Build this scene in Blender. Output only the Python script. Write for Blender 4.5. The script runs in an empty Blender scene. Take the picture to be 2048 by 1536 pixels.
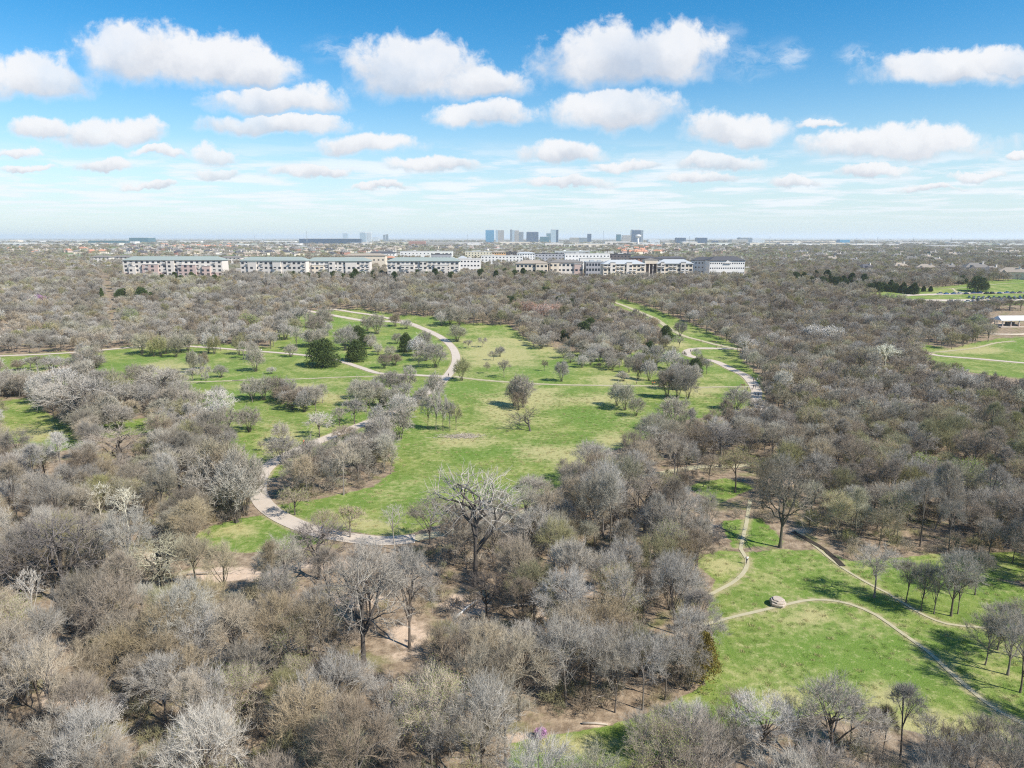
import bpy, math, random
import numpy as np
from mathutils import Vector, Matrix
R = math.radians
SC = bpy.context.scene
COL = SC.collection
# ------------------------------------------------------------------ camera
CAMZ, FPX, PITCH = 66.0, 1420.0, R(11.7)
CP, SP = math.cos(PITCH), math.sin(PITCH)
cam = bpy.data.cameras.new('camera'); cam.sensor_width = 36.0; cam.lens = 36.0 * FPX / 2048
cam.clip_start = 0.5; cam.clip_end = 60000
camo = bpy.data.objects.new('camera', cam); COL.objects.link(camo)
camo.location = (0, 0, CAMZ); camo.rotation_euler = (R(90) - PITCH, 0, 0); SC.camera = camo
SC.view_settings.view_transform = 'Standard'; SC.view_settings.look = 'None'
SC.view_settings.exposure = 0.52; SC.view_settings.gamma = 1.0
SC.cycles.max_bounces = 5; SC.cycles.diffuse_bounces = 3; SC.cycles.volume_bounces = 1; SC.cycles.use_denoising = False; SC.cycles.filter_width = 1.15
SC.cycles.transparent_max_bounces = 6

def ray(px, py):
    a, b = (px - 1024) / FPX, -(py - 768) / FPX
    return a, CP + b * SP, -SP + b * CP
def proj(x, y, z):
    dz = z - CAMZ
    d = y * CP - dz * SP; u = y * SP + dz * CP
    d = np.maximum(d, 1e-3)
    return 1024 + FPX * x / d, 768 - FPX * u / d
# ------------------------------------------------------------------ sun and sky
SUN_EL = R(44); SUN_V = Vector((math.cos(SUN_EL) * 0.86, -math.cos(SUN_EL) * 0.51, math.sin(SUN_EL))).normalized()
sl = bpy.data.lights.new('sun', 'SUN'); sl.energy = 5.0; sl.angle = R(0.53); sl.color = (1.0, 0.94, 0.85)
so = bpy.data.objects.new('sun', sl); COL.objects.link(so)
so.rotation_euler = SUN_V.to_track_quat('Z', 'Y').to_euler(); so.location = (0, 0, 300)

class NT:
    def __init__(s, tree): s.t = tree; s.n = tree.nodes; s.l = tree.links
    def __call__(s, typ, ins=None, **kw):
        n = s.n.new(typ)
        for k, v in kw.items(): setattr(n, k, v)
        if ins:
            for k, v in ins.items(): s.put(n, k, v)
        return n
    def put(s, n, k, v):
        sock = n.inputs[k]
        if isinstance(v, bpy.types.NodeSocket): s.l.new(v, sock)
        elif isinstance(v, bpy.types.Node): s.l.new(v.outputs[0], sock)
        else: sock.default_value = v
    def math(s, op, a, b=None, c=None, clamp=False):
        n = s('ShaderNodeMath', operation=op); n.use_clamp = clamp
        for i, v in enumerate((a, b, c)):
            if v is not None: s.put(n, i, v)
        return n.outputs[0]
    def vmath(s, op, a, b=None):
        n = s('ShaderNodeVectorMath', operation=op)
        s.put(n, 0, a)
        if b is not None: s.put(n, 1, b)
        return n.outputs['Value'] if op in ('LENGTH', 'DOT_PRODUCT') else n.outputs[0]
    def sstep(s, v, a, b, lo=0.0, hi=1.0):
        n = s('ShaderNodeMapRange', interpolation_type='SMOOTHSTEP')
        s.put(n, 0, v); s.put(n, 1, a); s.put(n, 2, b); s.put(n, 3, lo); s.put(n, 4, hi)
        return n.outputs[0]
    def noise(s, vec, scale, detail=3, rough=0.5, dist=0.0):
        n = s('ShaderNodeTexNoise', {'Scale': scale, 'Detail': detail, 'Roughness': rough, 'Distortion': dist})
        if vec is not None: s.put(n, 'Vector', vec)
        return n.outputs[0]
    def mix(s, f, a, b):
        n = s('ShaderNodeMix', data_type='RGBA')
        s.put(n, 0, f); s.put(n, 6, a); s.put(n, 7, b)
        return n.outputs[2]
    def mixf(s, f, a, b):
        n = s('ShaderNodeMix', data_type='FLOAT')
        s.put(n, 0, f); s.put(n, 2, a); s.put(n, 3, b)
        return n.outputs[0]

W = bpy.data.worlds.new('World'); SC.world = W; W.use_nodes = True
w = NT(W.node_tree); w.n.clear()
BG = 0.105
sky = w('ShaderNodeTexSky'); sky.sky_type = 'NISHITA'; sky.sun_disc = False
sky.sun_elevation = SUN_EL; sky.sun_rotation = math.atan2(SUN_V.x, SUN_V.y)
sky.altitude = 300; sky.air_density = 1.0; sky.dust_density = 0.25; sky.ozone_density = 2.2
tc = w('ShaderNodeTexCoord')
sep = w('ShaderNodeSeparateXYZ', {0: tc.outputs['Generated']})
dx, dy, dz = sep.outputs
dyp = w.math('MAXIMUM', dy, 0.05)
X = w.math('DIVIDE', dx, dyp); Z = w.math('DIVIDE', dz, dyp)
XZ0 = w('ShaderNodeCombineXYZ', {0: X, 1: Z}).outputs[0]
# domain warp, so that the cumulus edges billow
wn = w('ShaderNodeTexNoise', {'Vector': XZ0, 'Scale': 14.0, 'Detail': 6.0, 'Roughness': 0.62})
wv = w.vmath('MULTIPLY', w.vmath('SUBTRACT', wn.outputs['Color'], (0.5, 0.5, 0.5)), (0.055, 0.045, 0))
XZ = w.vmath('ADD', XZ0, wv)
CL = [(70,160,110,50),(265,112,98,70),(395,122,150,58),(505,140,95,42),(545,200,135,34),(555,248,145,26),(830,142,130,66),
 (960,165,105,42),(1235,118,145,66),(1340,112,100,66),(1230,222,130,46),(965,230,105,28),(1465,262,105,38),(1900,138,165,36),(2010,128,90,28),
 (1800,288,200,38),(90,262,80,24),(225,272,110,34),(735,290,108,24),(430,312,52,22),(325,312,60,13),(1130,305,90,26),(1440,328,88,20),
 (1740,338,80,15),(860,334,95,17),(630,340,92,16),(1250,334,65,13),(1960,352,62,11),(430,346,52,13),(210,336,60,15),(1130,368,100,12),
 (1400,360,84,11),(1590,364,52,12),(30,306,45,10),(2045,318,28,9),(1640,240,42,9),(60,338,60,9),(300,376,70,9),(760,372,60,8),(1860,376,70,8)]
dist = None; shade = None
for (px, py, rx, ry) in CL:
    a, b, c = ray(px, py + ry * 0.25); cx, cz = a / b, c / b
    rxx = rx / FPX * 1.24; rzz = ry / FPX * 1.34
    m = w('ShaderNodeMapping', {'Vector': XZ}); m.inputs['Location'].default_value = (-cx / rxx, -cz / rzz, 0)
    m.inputs['Scale'].default_value = (1 / rxx, 1 / rzz, 1)
    v = m.outputs[0]
    v2 = w.vmath('MINIMUM', v, w.vmath('MULTIPLY', v, (1, 1.9, 1)))
    d = w.vmath('LENGTH', v2)
    yy = w('ShaderNodeSeparateXYZ', {0: v}).outputs[1]
    if dist is None: dist, shade = d, yy
    else:
        less = w.sstep(w.math('SUBTRACT', dist, d), -0.15, 0.15)
        shade = w.mixf(less, shade, yy)
        dist = w.math('SMOOTH_MIN', dist, d, 0.12)
n1 = w.noise(XZ0, 26.0, 9, 0.62, 0.2)
n2 = w.noise(XZ0, 7.0, 5, 0.55)
f = w.math('ADD', w.math('SUBTRACT', 1.0, dist), w.math('MULTIPLY', w.math('SUBTRACT', n1, 0.50), 1.05))
soft = w.sstep(shade, -0.7, 0.7, 0.95, 0.30)
dens = w.math('DIVIDE', f, soft, clamp=True)
dens = w.math('MULTIPLY', w.sstep(dens, 0.0, 1.0), w.sstep(n2, 0.25, 0.55, 0.74, 0.96))
# low rows of far cumulus on a cloud deck seen edge on
dzp = w.math('ADD', w.math('MAXIMUM', dz, 0.0), 0.034)
PL = w('ShaderNodeCombineXYZ', {0: w.math('DIVIDE', dx, dzp), 1: w.math('MULTIPLY', w.math('DIVIDE', dy, dzp), 1.0), 2: 3.3}).outputs[0]
PL2 = w.vmath('ADD', PL, w.vmath('MULTIPLY', wv, (9, 9, 9)))
d3 = w.noise(PL2, 0.95, 6, 0.6)
low = w.sstep(d3, 0.42, 0.60)
low = w.math('MULTIPLY', low, w.math('MULTIPLY', w.sstep(Z, 0.010, 0.05), w.sstep(Z, 0.135, 0.085)))
low = w.math('MULTIPLY', low, 0.78)
# thin wisps
WI = [(665,100,48,26,0.5),(1500,118,80,40,0.45),(1575,118,40,26,0.75),(1708,110,32,18,0.7),(180,90,40,40,0.45),(1640,237,45,12,0.8),(600,190,60,30,.4),(1440,70,50,30,.4)]
ws = None
for (px, py, rx, ry, k) in WI:
    a, b, c = ray(px, py)
    m = w('ShaderNodeMapping', {'Vector': XZ}); m.inputs['Rotation'].default_value = (0, 0, 0)
    m.inputs['Location'].default_value = (-a / b / (rx / FPX), -c / b / (ry / FPX), 0); m.inputs['Scale'].default_value = (FPX / rx, FPX / ry, 1)
    q = w.math('MULTIPLY', w.sstep(w.vmath('LENGTH', m.outputs[0]), 1.3, 0.1), k)
    ws = q if ws is None else w.math('MAXIMUM', ws, q)
wis = w.math('MULTIPLY', ws, w.sstep(w.noise(w.vmath('MULTIPLY', XZ, (1.2, 3.0, 1)), 22.0, 7, 0.65), 0.36, 0.66))
allc = w.math('MAXIMUM', w.math('MAXIMUM', dens, low), w.math('MULTIPLY', wis, 0.7))
front = w.sstep(dy, 0.05, 0.3)
# the same deck overhead and behind the camera
ovh = w.sstep(w.noise(w.vmath('MULTIPLY', PL, (1, 1, 1)), 0.55, 6, 0.6), 0.52, 0.64)
allc = w.mixf(front, w.math('MULTIPLY', ovh, 0.8), allc)
n3 = w.noise(XZ, 16.0, 6, 0.6)
sh = w.math('ADD', w.math('ADD', shade, w.math('MULTIPLY', w.math('SUBTRACT', n3, 0.5), 1.6)), w.math('MULTIPLY', w.math('SUBTRACT', n2, 0.5), 0.8))
lit = w.sstep(sh, -0.70, 0.60)
ccol = w.mix(lit, (0.42, 0.45, 0.51, 1), (0.665, 0.67, 0.685, 1))
ccol = w.vmath('SCALE', ccol); ccol.node.inputs['Scale'].default_value = 1 / BG
lowc = w.mix(d3, (0.56 / BG, 0.60 / BG, 0.66 / BG, 1), (0.74 / BG, 0.76 / BG, 0.79 / BG, 1))
ccol = w.mix(w.math('MULTIPLY', dens, 1.6, clamp=True), lowc, ccol)
# the clear sky, a little more cyan and saturated, paling towards the horizon
hs = w('ShaderNodeHueSaturation', {'Color': sky.outputs[0], 'Hue': 0.495, 'Saturation': 1.48, 'Value': 1.02})
el = w.math('ARCSINE', dz)
pal = w.sstep(el, 0.30, -0.02)
skyc = w.mix(w.math('MULTIPLY', w.math('POWER', pal, 1.9), 0.82), hs.outputs[0], (4.4, 5.55, 6.3, 1))
col = w.mix(allc, skyc, ccol)
bg = w('ShaderNodeBackground', {'Color': col, 'Strength': BG})
wo = w('ShaderNodeOutputWorld', {0: bg})
W.cycles.sampling_method = 'NONE'
# ------------------------------------------------------------------ terrain
def hgt(x, y):
    x = np.asarray(x, float); y = np.asarray(y, float)
    t = np.clip((y - 380) / 420, 0, 1); h = 22 * t * t * (3 - 2 * t)
    f = np.clip((y - 60) / 60, 0, 1)
    h = h + f * (0.45 * np.sin(x / 31 + 1.3) * np.cos(y / 27) + 0.3 * np.sin((x + y) / 17.0)) * np.clip(1.4 - y / 1500, 0, 1)
    return h
def hz(x, y): return float(hgt(x, y))
def gp(px, py):
    """the point of the ground that the photograph shows at px, py (2048 px wide)"""
    a, b, c = ray(px, py)
    lo, hi = 10.0, 40000.0
    t = np.geomspace(lo, hi, 900)
    below = (CAMZ + c * t) < hgt(a * t, b * t)
    i = int(np.argmax(below)) if below.any() else len(t) - 1
    lo, hi = t[max(i - 1, 0)], t[i]
    for _ in range(30):
        m = (lo + hi) / 2
        if CAMZ + c * m < hz(a * m, b * m): hi = m
        else: lo = m
    return (a * hi, b * hi)
def at_depth(px, py, y):
    a, b, c = ray(px, py); t = y / b
    return Vector((a * t, y, CAMZ + c * t))
def inside(px, py, poly):
    c = np.zeros(px.shape, bool); n = len(poly); j = n - 1
    for i in range(n):
        xi, yi = poly[i]; xj, yj = poly[j]
        with np.errstate(divide='ignore', invalid='ignore'):
            c ^= ((yi > py) != (yj > py)) & (px < (xj - xi) * (py - yi) / (yj - yi + 1e-12) + xi)
        j = i
    return c
def sdist(px, py, poly):
    """signed distance in photo pixels (rows count double, the view is oblique), positive inside"""
    d = np.full(px.shape, 1e9); n = len(poly)
    for i in range(n):
        ax, ay = poly[i]; bx, by = poly[(i + 1) % n]
        ay *= 2; by *= 2
        ex, ey = bx - ax, by - ay
        t = np.clip(((px - ax) * ex + (2 * py - ay) * ey) / (ex * ex + ey * ey + 1e-9), 0, 1)
        d = np.minimum(d, np.hypot(px - ax - t * ex, 2 * py - ay - t * ey))
    return np.where(inside(px, py, poly), d, -d)
GRASS = [
 [(190,712),(240,698),(330,698),(430,690),(545,700),(560,672),(570,640),(640,624),(720,622),(800,634),(868,638),(930,650),(1010,654),(1060,690),(1130,705),(1180,712),(1240,722),(1290,700),(1330,690),(1352,668),(1330,655),
  (1300,635),(1262,618),(1226,606),(1240,602),(1300,620),(1350,640),(1400,660),(1440,680),(1468,694),(1470,712),(1492,738),(1520,760),(1520,795),(1480,812),(1440,828),(1385,834),(1320,842),(1306,872),(1245,890),(1190,905),(1160,935),(1110,975),(1070,1004),
  (1005,1020),(960,1010),(860,1050),(790,1072),(755,1068),(690,1058),(640,1050),(585,1030),(560,1012),(640,1002),(700,990),(755,975),(792,945),(790,890),(800,862),(760,850),(700,870),(640,900),(590,925),(560,950),(520,958),(480,945),(455,910),(470,870),(440,850),(380,830),(360,780),(250,768),(100,768),(95,757),(200,750)],
 [(0,716),(130,708),(150,720),(60,745),(0,742)],
 [(0,806),(60,800),(95,835),(140,850),(160,890),(90,905),(50,880),(0,885)],
 [(170,858),(300,838),(330,858),(220,872)],
 [(385,1085),(430,1052),(490,1040),(530,1035),(600,1060),(650,1078),(600,1092),(520,1100),(440,1100)],
 [(1390,1118),(1440,1106),(1500,1108),(1560,1104),(1640,1104),(1700,1126),(1790,1120),(1900,1112),(2048,1108),(2048,1160),(1960,1150),(2048,1180),(2200,1200),(2200,1560),(2048,1500),(1980,1500),(1870,1470),(1760,1440),(1640,1425),(1560,1440),
  (1480,1450),(1380,1490),(1280,1536),(1020,1560),(1030,1490),(1100,1475),(1220,1455),(1330,1420),(1415,1372),(1434,1290),(1424,1210),(1440,1160)],
 [(1450,1045),(1520,1040),(1560,1085),(1470,1092)],
 [(1835,690),(1900,702),(1960,688),(2010,680),(2120,674),(2120,760),(1960,744),(1870,725)],
 [(1730,578),(1800,577),(1850,580),(1920,574),(1990,564),(2120,560),(2120,606),(1990,606),(1880,600),(1780,592)],
 [(1380,975),(1450,960),(1500,975),(1440,1000)],
]
STRAW = [(990,705,95,38),(1110,690,60,25),(1060,795,80,25),(1010,820,60,35),(1155,915,75,30),(1235,880,50,16),(350,738,70,16),(600,780,60,16),(560,880,45,40),(650,795,60,16),(1400,780,55,14),(1620,1232,42,22),(1760,1395,55,40),
 (1950,1490,120,50),(1860,1450,90,30),(1560,1400,60,25),(1350,692,35,9),(1945,700,70,9),(70,870,60,20),(690,930,30,30),(730,1050,60,14),(470,1062,50,14),(1440,1130,40,18),(930,880,60,16),(1140,1490,90,26),(1330,1450,60,30),(1230,760,60,12),(1080,905,60,20),(1180,800,80,12)]
SAND = [(640,1130,120,16),(470,1150,140,18),(740,1200,90,35),(820,1270,60,60),(930,1220,60,30),(130,1400,70,50),(120,1300,60,30),(420,1310,50,30),(1140,980,110,16),(1020,1030,90,14),(1350,1000,60,30),(1420,1050,60,20),
 (1300,1440,80,14),(1200,1450,60,12),(860,1400,40,20),(300,1120,80,16),(1560,960,40,16),(20,660,30,14),(1240,603,14,4),(1500,775,18,16),(930,872,50,7),(1180,1180,50,20),(1110,1230,40,20),(590,1290,60,20),(1060,1480,60,16),(1600,1060,60,10),(1990,650,60,8)]
def fields(x, y):
    z = hgt(x, y); px, py = proj(x, y, z)
    ok = (y > 20)
    g = np.full(x.shape, -1e9)
    for p in GRASS: g = np.maximum(g, sdist(px, py, p))
    g = np.where(ok, g, -60.)
    s = np.zeros(x.shape); a = np.zeros(x.shape)
    for cx, cy, rx, ry in STRAW: s = np.maximum(s, np.clip(1.25 - np.hypot((px - cx) / rx, (py - cy) / ry), 0, 1))
    for cx, cy, rx, ry in SAND: a = np.maximum(a, np.clip(1.3 - np.hypot((px - cx) / rx, (py - cy) / ry), 0, 1))
    return px, py, g, np.where(ok, s, 0), np.where(ok, a, 0)

def link(o, parent=None):
    COL.objects.link(o)
    if parent is not None: o.parent = parent
    return o
def mesh_from(name, verts, faces, mats=(), fm=None, smooth=False):
    """verts (n,3); faces: list of arrays (k,3) or (k,4)"""
    me = bpy.data.meshes.new(name)
    verts = np.asarray(verts, np.float32); me.vertices.add(len(verts)); me.vertices.foreach_set('co', verts.ravel())
    tot = sum(len(f) for f in faces); li = np.concatenate([np.asarray(f, np.int32).ravel() for f in faces]) if faces else np.zeros(0, np.int32)
    cnt = np.concatenate([np.full(len(f), f.shape[1], np.int32) for f in faces]) if faces else np.zeros(0, np.int32)
    me.loops.add(len(li)); me.loops.foreach_set('vertex_index', li)
    me.polygons.add(tot); st = np.zeros(tot, np.int32)
    if tot: st[1:] = np.cumsum(cnt)[:-1]
    me.polygons.foreach_set('loop_start', st)
    if fm is not None: me.polygons.foreach_set('material_index', np.asarray(fm, np.int32))
    me.polygons.foreach_set('use_smooth', np.full(tot, smooth))
    for m in mats: me.materials.append(m)
    me.update(calc_edges=True); me.validate()
    return me
def tag(o, label, cat, group=None, kind=None):
    if label: o['label'] = label
    if cat: o['category'] = cat
    if group: o['group'] = group
    if kind: o['kind'] = kind
    return o
def mat(name, col=(0.5, 0.5, 0.5), rough=0.9, nodes=None, metal=0.0, spec=0.3):
    m = bpy.data.materials.new(name); m.use_nodes = True
    t = NT(m.node_tree); b = m.node_tree.nodes['Principled BSDF']
    b.inputs['Roughness'].default_value = rough; b.inputs['Metallic'].default_value = metal
    b.inputs['Specular IOR Level'].default_value = spec
    if nodes is None:
        tcn = t('ShaderNodeTexCoord')
        n = t.noise(tcn.outputs['Object'], 3.0, 4, 0.6)
        c0 = tuple(v * 0.86 for v in col) + (1,); c1 = tuple(min(1, v * 1.1) for v in col) + (1,)
        t.put(b, 'Base Color', t.mix(n, c0, c1))
    else: nodes(t, b)
    return m
def ground_nodes(t, b):
    g = t('ShaderNodeNewGeometry').outputs['Position']
    def attr(n): return t('ShaderNodeAttribute', attribute_name=n).outputs['Fac']
    flat = t.vmath('MULTIPLY', g, (1, 1, 0))
    nb = t.noise(flat, 0.022, 4, 0.55); nm = t.noise(flat, 0.11, 4, 0.6); nf = t.noise(flat, 0.6, 4, 0.65); ns = t.noise(flat, 2.6, 3, 0.7)
    ph = t.noise(flat, 0.055, 6, 0.72)
    # meadow
    c = t.mix(t.sstep(nm, 0.35, 0.65), (0.088, 0.162, 0.017, 1), (0.180, 0.240, 0.044, 1))
    c = t.mix(t.sstep(nb, 0.42, 0.62), c, (0.088, 0.185, 0.017, 1))
    st = t.math('ADD', t.math('MULTIPLY', attr('straw'), 0.75), t.math('MULTIPLY', t.math('SUBTRACT', ph, 0.5), 2.2))
    st = t.math('ADD', st, t.math('MULTIPLY', t.math('SUBTRACT', nf, 0.5), 1.3))
    c = t.mix(t.sstep(st, -0.15, 0.70, 0.0, 0.88), c, (0.40, 0.36, 0.17, 1))
    sp = t.math('ADD', t.math('MULTIPLY', ns, 0.5), t.math('MULTIPLY', nf, 0.5))
    c = t.mix(t.math('MULTIPLY', t.sstep(sp, 0.53, 0.66), 0.6), c, (0.44, 0.43, 0.21, 1))
    c = t.mix(t.math('MULTIPLY', t.sstep(sp, 0.47, 0.36), 0.55), c, (0.035, 0.085, 0.012, 1))
    nv = t.noise(flat, 7.0, 2, 0.7)
    c = t.mix(t.sstep(nv, 0.35, 0.7, 0.0, 0.35), c, (0.40, 0.39, 0.17, 1))
    wr = t.math('ADD', attr('verge'), t.math('MULTIPLY', t.math('SUBTRACT', nf, 0.5), 1.2))
    c = t.mix(t.sstep(wr, 0.25, 0.85, 0.0, 0.75), c, (0.36, 0.31, 0.17, 1))
    # woodland floor: leaf litter, bare sand, a little green
    l = t.mix(t.sstep(nf, 0.3, 0.7), (0.165, 0.120, 0.080, 1), (0.36, 0.28, 0.195, 1))
    l = t.mix(t.sstep(ns, 0.5, 0.75, 0, 0.6), l, (0.38, 0.32, 0.24, 1))
    l = t.mix(t.math('MULTIPLY', t.sstep(nm, 0.52, 0.66), 0.6), l, (0.135, 0.16, 0.045, 1))
    sa = t.math('ADD', t.math('MULTIPLY', attr('sand'), 0.60), t.math('MULTIPLY', t.math('SUBTRACT', ph, 0.5), 3.0))
    l = t.mix(t.sstep(sa, 0.30, 0.62), l, t.mix(nf, (0.44, 0.32, 0.22, 1), (0.62, 0.50, 0.39, 1)))
    m = t.math('ADD', attr('meadow'), t.math('MULTIPLY', t.math('SUBTRACT', nf, 0.5), 0.9))
    m = t.math('ADD', m, t.math('MULTIPLY', t.math('SUBTRACT', nm, 0.5), 0.9))
    c = t.mix(t.sstep(m, 0.40, 0.62), l, c)
    # beyond the park: lawns, streets, yards and bare lots
    y = t('ShaderNodeSeparateXYZ', {0: g}).outputs[1]
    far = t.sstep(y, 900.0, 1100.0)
    vo = t('ShaderNodeTexVoronoi', {'Vector': flat, 'Scale': 0.011}); vo2 = t('ShaderNodeTexVoronoi', {'Vector': flat, 'Scale': 0.0035})
    hv = t('ShaderNodeSeparateColor', {0: vo.outputs['Color']}); hv2 = t('ShaderNodeSeparateColor', {0: vo2.outputs['Color']})
    u = t.mix(t.sstep(hv.outputs[0], 0.2, 0.8), (0.12, 0.13, 0.065, 1), (0.26, 0.23, 0.18, 1))
    u = t.mix(t.sstep(hv.outputs[1], 0.64, 0.66, 0, 0.8), u, (0.52, 0.50, 0.47, 1))
    u = t.mix(t.sstep(hv2.outputs[0], 0.62, 0.66, 0, 0.6), u, (0.15, 0.21, 0.06, 1))
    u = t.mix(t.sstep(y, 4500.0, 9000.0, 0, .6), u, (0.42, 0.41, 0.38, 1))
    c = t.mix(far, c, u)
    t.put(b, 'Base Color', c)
    bp = t('ShaderNodeBump', {'Strength': 0.55, 'Distance': 0.35, 'Height': t.math('ADD', nf, t.math('MULTIPLY', ns, 0.5))})
    t.put(b, 'Normal', bp.outputs[0])
M = {}
M['ground'] = mat('ground', rough=0.95, nodes=ground_nodes, spec=0.1)
ang = np.concatenate([np.arange(-48, 48.01, 0.22), np.arange(50, 310, 4.0)])
rr = [2.0]
while rr[-1] < 60: rr.append(rr[-1] * 1.12)
while rr[-1] < 900: rr.append(rr[-1] * 1.0085)
while rr[-1] < 33000: rr.append(rr[-1] * 1.03)
rr = np.array(rr)
A, RR = np.meshgrid(np.radians(ang), rr)
gx = (RR * np.sin(A)).ravel(); gy = (RR * np.cos(A)).ravel()
na, nr = len(ang), len(rr)
i = np.arange(nr - 1)[:, None] * na; j = np.arange(na)[None, :]; j2 = (j + 1) % na
quads = np.stack([i + j, i + j2, i + na + j2, i + na + j], -1).reshape(-1, 4)
gv = np.stack([gx, gy, hgt(gx, gy)], 1)
gv = np.vstack([gv, [[0, 0, hz(0, 0)]]])
fan = np.stack([np.full(na, len(gv) - 1), (np.arange(na) + 1) % na, np.arange(na)], 1)
me = mesh_from('ground', gv, [quads[:, ::-1], fan[:, ::-1]], [M['ground']], smooth=True)
if me.polygons[0].normal.z < 0: me.flip_normals()
px, py, g, s_, a_ = fields(gv[:, 0], gv[:, 1])
mead = np.clip(0.5 + (g + 9) / 26.0, 0, 1)
for nme, val in (('meadow', mead), ('straw', s_), ('sand', a_)):
    at = me.attributes.new(nme, 'FLOAT', 'POINT'); at.data.foreach_set('value', val.astype(np.float32))
tag(link(bpy.data.objects.new('ground', me)), None, None, kind='structure')
# ------------------------------------------------------------------ paths
def catmull(pts, step=3.0):
    P = np.array(pts, float); P = np.vstack([2 * P[0] - P[1], P, 2 * P[-1] - P[-2]]); out = []
    for k in range(1, len(P) - 2):
        n = max(2, int(np.hypot(*(P[k + 1] - P[k])) / step))
        for t in np.arange(n) / n:
            out.append(0.5 * ((2 * P[k]) + (P[k + 1] - P[k - 1]) * t + (2 * P[k - 1] - 5 * P[k] + 4 * P[k + 1] - P[k + 2]) * t * t + (3 * P[k] - P[k - 1] - 3 * P[k + 1] + P[k + 2]) * t ** 3))
    out.append(P[-2]); return np.array(out)
def conc(t, b):
    g = t('ShaderNodeNewGeometry').outputs['Position']
    n = t.noise(g, 0.35, 5, 0.6); n2 = t.noise(g, 3.0, 3, 0.6)
    c = t.mix(n, (0.43, 0.365, 0.295, 1), (0.60, 0.52, 0.43, 1)); c = t.mix(t.sstep(n2, 0.5, 0.8, 0, 0.4), c, (0.36, 0.31, 0.25, 1))
    t.put(b, 'Base Color', c)
def dirt(t, b):
    g = t('ShaderNodeNewGeometry').outputs['Position']
    n = t.noise(g, 0.5, 5, 0.65)
    t.put(b, 'Base Color', t.mix(n, (0.32, 0.30, 0.17, 1), (0.52, 0.46, 0.32, 1)))
M['concrete'] = mat('concrete', nodes=conc); M['dirt'] = mat('dirt', nodes=dirt)
PATHPTS = []
def path(name, pts, w_, m, off, seed=0, wob=0.0):
    P = catmull([gp(*p) for p in pts], 2.0)
    d = np.gradient(P, axis=0); d /= np.hypot(d[:, 0], d[:, 1])[:, None] + 1e-9
    nrm = np.stack([-d[:, 1], d[:, 0]], 1); rg = np.random.default_rng(seed)
    wl = w_ / 2 * (1 + wob * rg.normal(size=len(P))); wr = w_ / 2 * (1 + wob * rg.normal(size=len(P)))
    L = P + nrm * wl[:, None]; Rr = P - nrm * wr[:, None]
    rows = [L + (Rr - L) * k for k in (0, .33, .67, 1)]
    V = np.concatenate([np.column_stack([q, hgt(q[:, 0], q[:, 1]) + off]) for q in rows]); n = len(P)
    F = np.concatenate([np.stack([np.arange(n - 1) + k * n, np.arange(n - 1) + (k + 1) * n, np.arange(1, n) + (k + 1) * n, np.arange(1, n) + k * n], 1) for k in range(3)])
    me = mesh_from(name, V, [F], [m], smooth=True)
    if me.polygons[0].normal.z < 0: me.flip_normals()
    o = link(bpy.data.objects.new(name, me)); o['kind'] = 'structure'
    PATHPTS.append((P, w_ / 2)); return o
path('dirt_path', [(1640,900),(1560,918),(1480,932),(1400,934),(1320,948),(1230,965),(1155,985),(1060,1022),(960,1050),(860,1072),(790,1083)], 3.0, M['dirt'], 0.08, wob=.12)
CO = [(830,1078),(765,1082),(700,1076),(640,1065),(590,1048),(548,1026),(522,1000),(516,970),(530,940),(565,915),(620,890),(690,862),(760,835),(820,805),(868,776),(898,748),(912,722),(906,697),(882,675),(845,657),(818,648),(782,643),(734,642),(678,633),(617,622),(560,612)]
path('concrete_path', CO, 4.6, M['concrete'], 0.10)
path('concrete_path', [(893,753),(862,752),(820,750),(760,747),(720,735),(680,722),(640,714),(560,706),(480,700),(430,696),(360,692),(300,692),(240,697),(150,705),(80,709),(0,712),(-90,714)], 3.6, M['concrete'], 0.13)
path('concrete_path', [(838,653),(815,645),(782,638),(744,630),(708,625),(668,619),(642,620)], 3.6, M['concrete'], 0.16)
path('concrete_path', [(1560,860),(1530,825),(1513,800),(1513,782),(1503,764),(1488,750),(1462,738),(1430,723),(1398,717),(1374,709),(1378,700),(1400,697),(1432,697),(1480,698),(1530,702)], 4.6, M['concrete'], 0.10)
path('dirt_path', [(1470,697),(1453,694),(1430,689),(1400,681),(1370,673),(1345,661),(1316,641),(1296,631),(1274,622),(1235,607),(1215,600)], 3.4, M['dirt'], 0.17, wob=.06)
path('dirt_path', [(1505,774),(1440,774),(1400,775),(1300,772),(1200,771),(1100,769),(1000,763),(935,757),(910,753)], 2.0, M['dirt'], 0.08, wob=.1)
path('dirt_path', [(800,751),(700,754),(600,758),(480,761),(360,764),(200,761),(80,763),(0,764)], 1.7, M['dirt'], 0.08, wob=.1)
path('dirt_path', [(1405,1250),(1422,1246),(1472,1233),(1542,1217),(1605,1202),(1650,1200),(1700,1208),(1754,1231),(1803,1266),(1853,1301),(1890,1335),(1927,1368),(1969,1403),(2010,1430),(2060,1455),(2130,1500)], 0.75, M['dirt'], 0.07, wob=.08)
path('dirt_path', [(1420,1190),(1437,1181),(1472,1161),(1491,1140),(1494,1119),(1482,1099),(1485,1078),(1493,1045),(1500,1000)], 0.85, M['dirt'], 0.07, wob=.08)
path('dirt_path', [(1590,1060),(1638,1099),(1679,1132),(1733,1165),(1774,1186),(1816,1212),(1853,1233),(1894,1248),(1948,1254),(2010,1260),(2100,1266)], 0.6, M['dirt'], 0.07, wob=.1)
path('concrete_path', [(1850,706),(1883,712),(1945,717),(2048,726),(2140,733)], 3.4, M['concrete'], 0.10)
path('dirt_path', [(1850,704),(1879,704),(1945,697),(1987,687),(2030,682)], 1.8, M['dirt'], 0.10, wob=.1)
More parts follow.
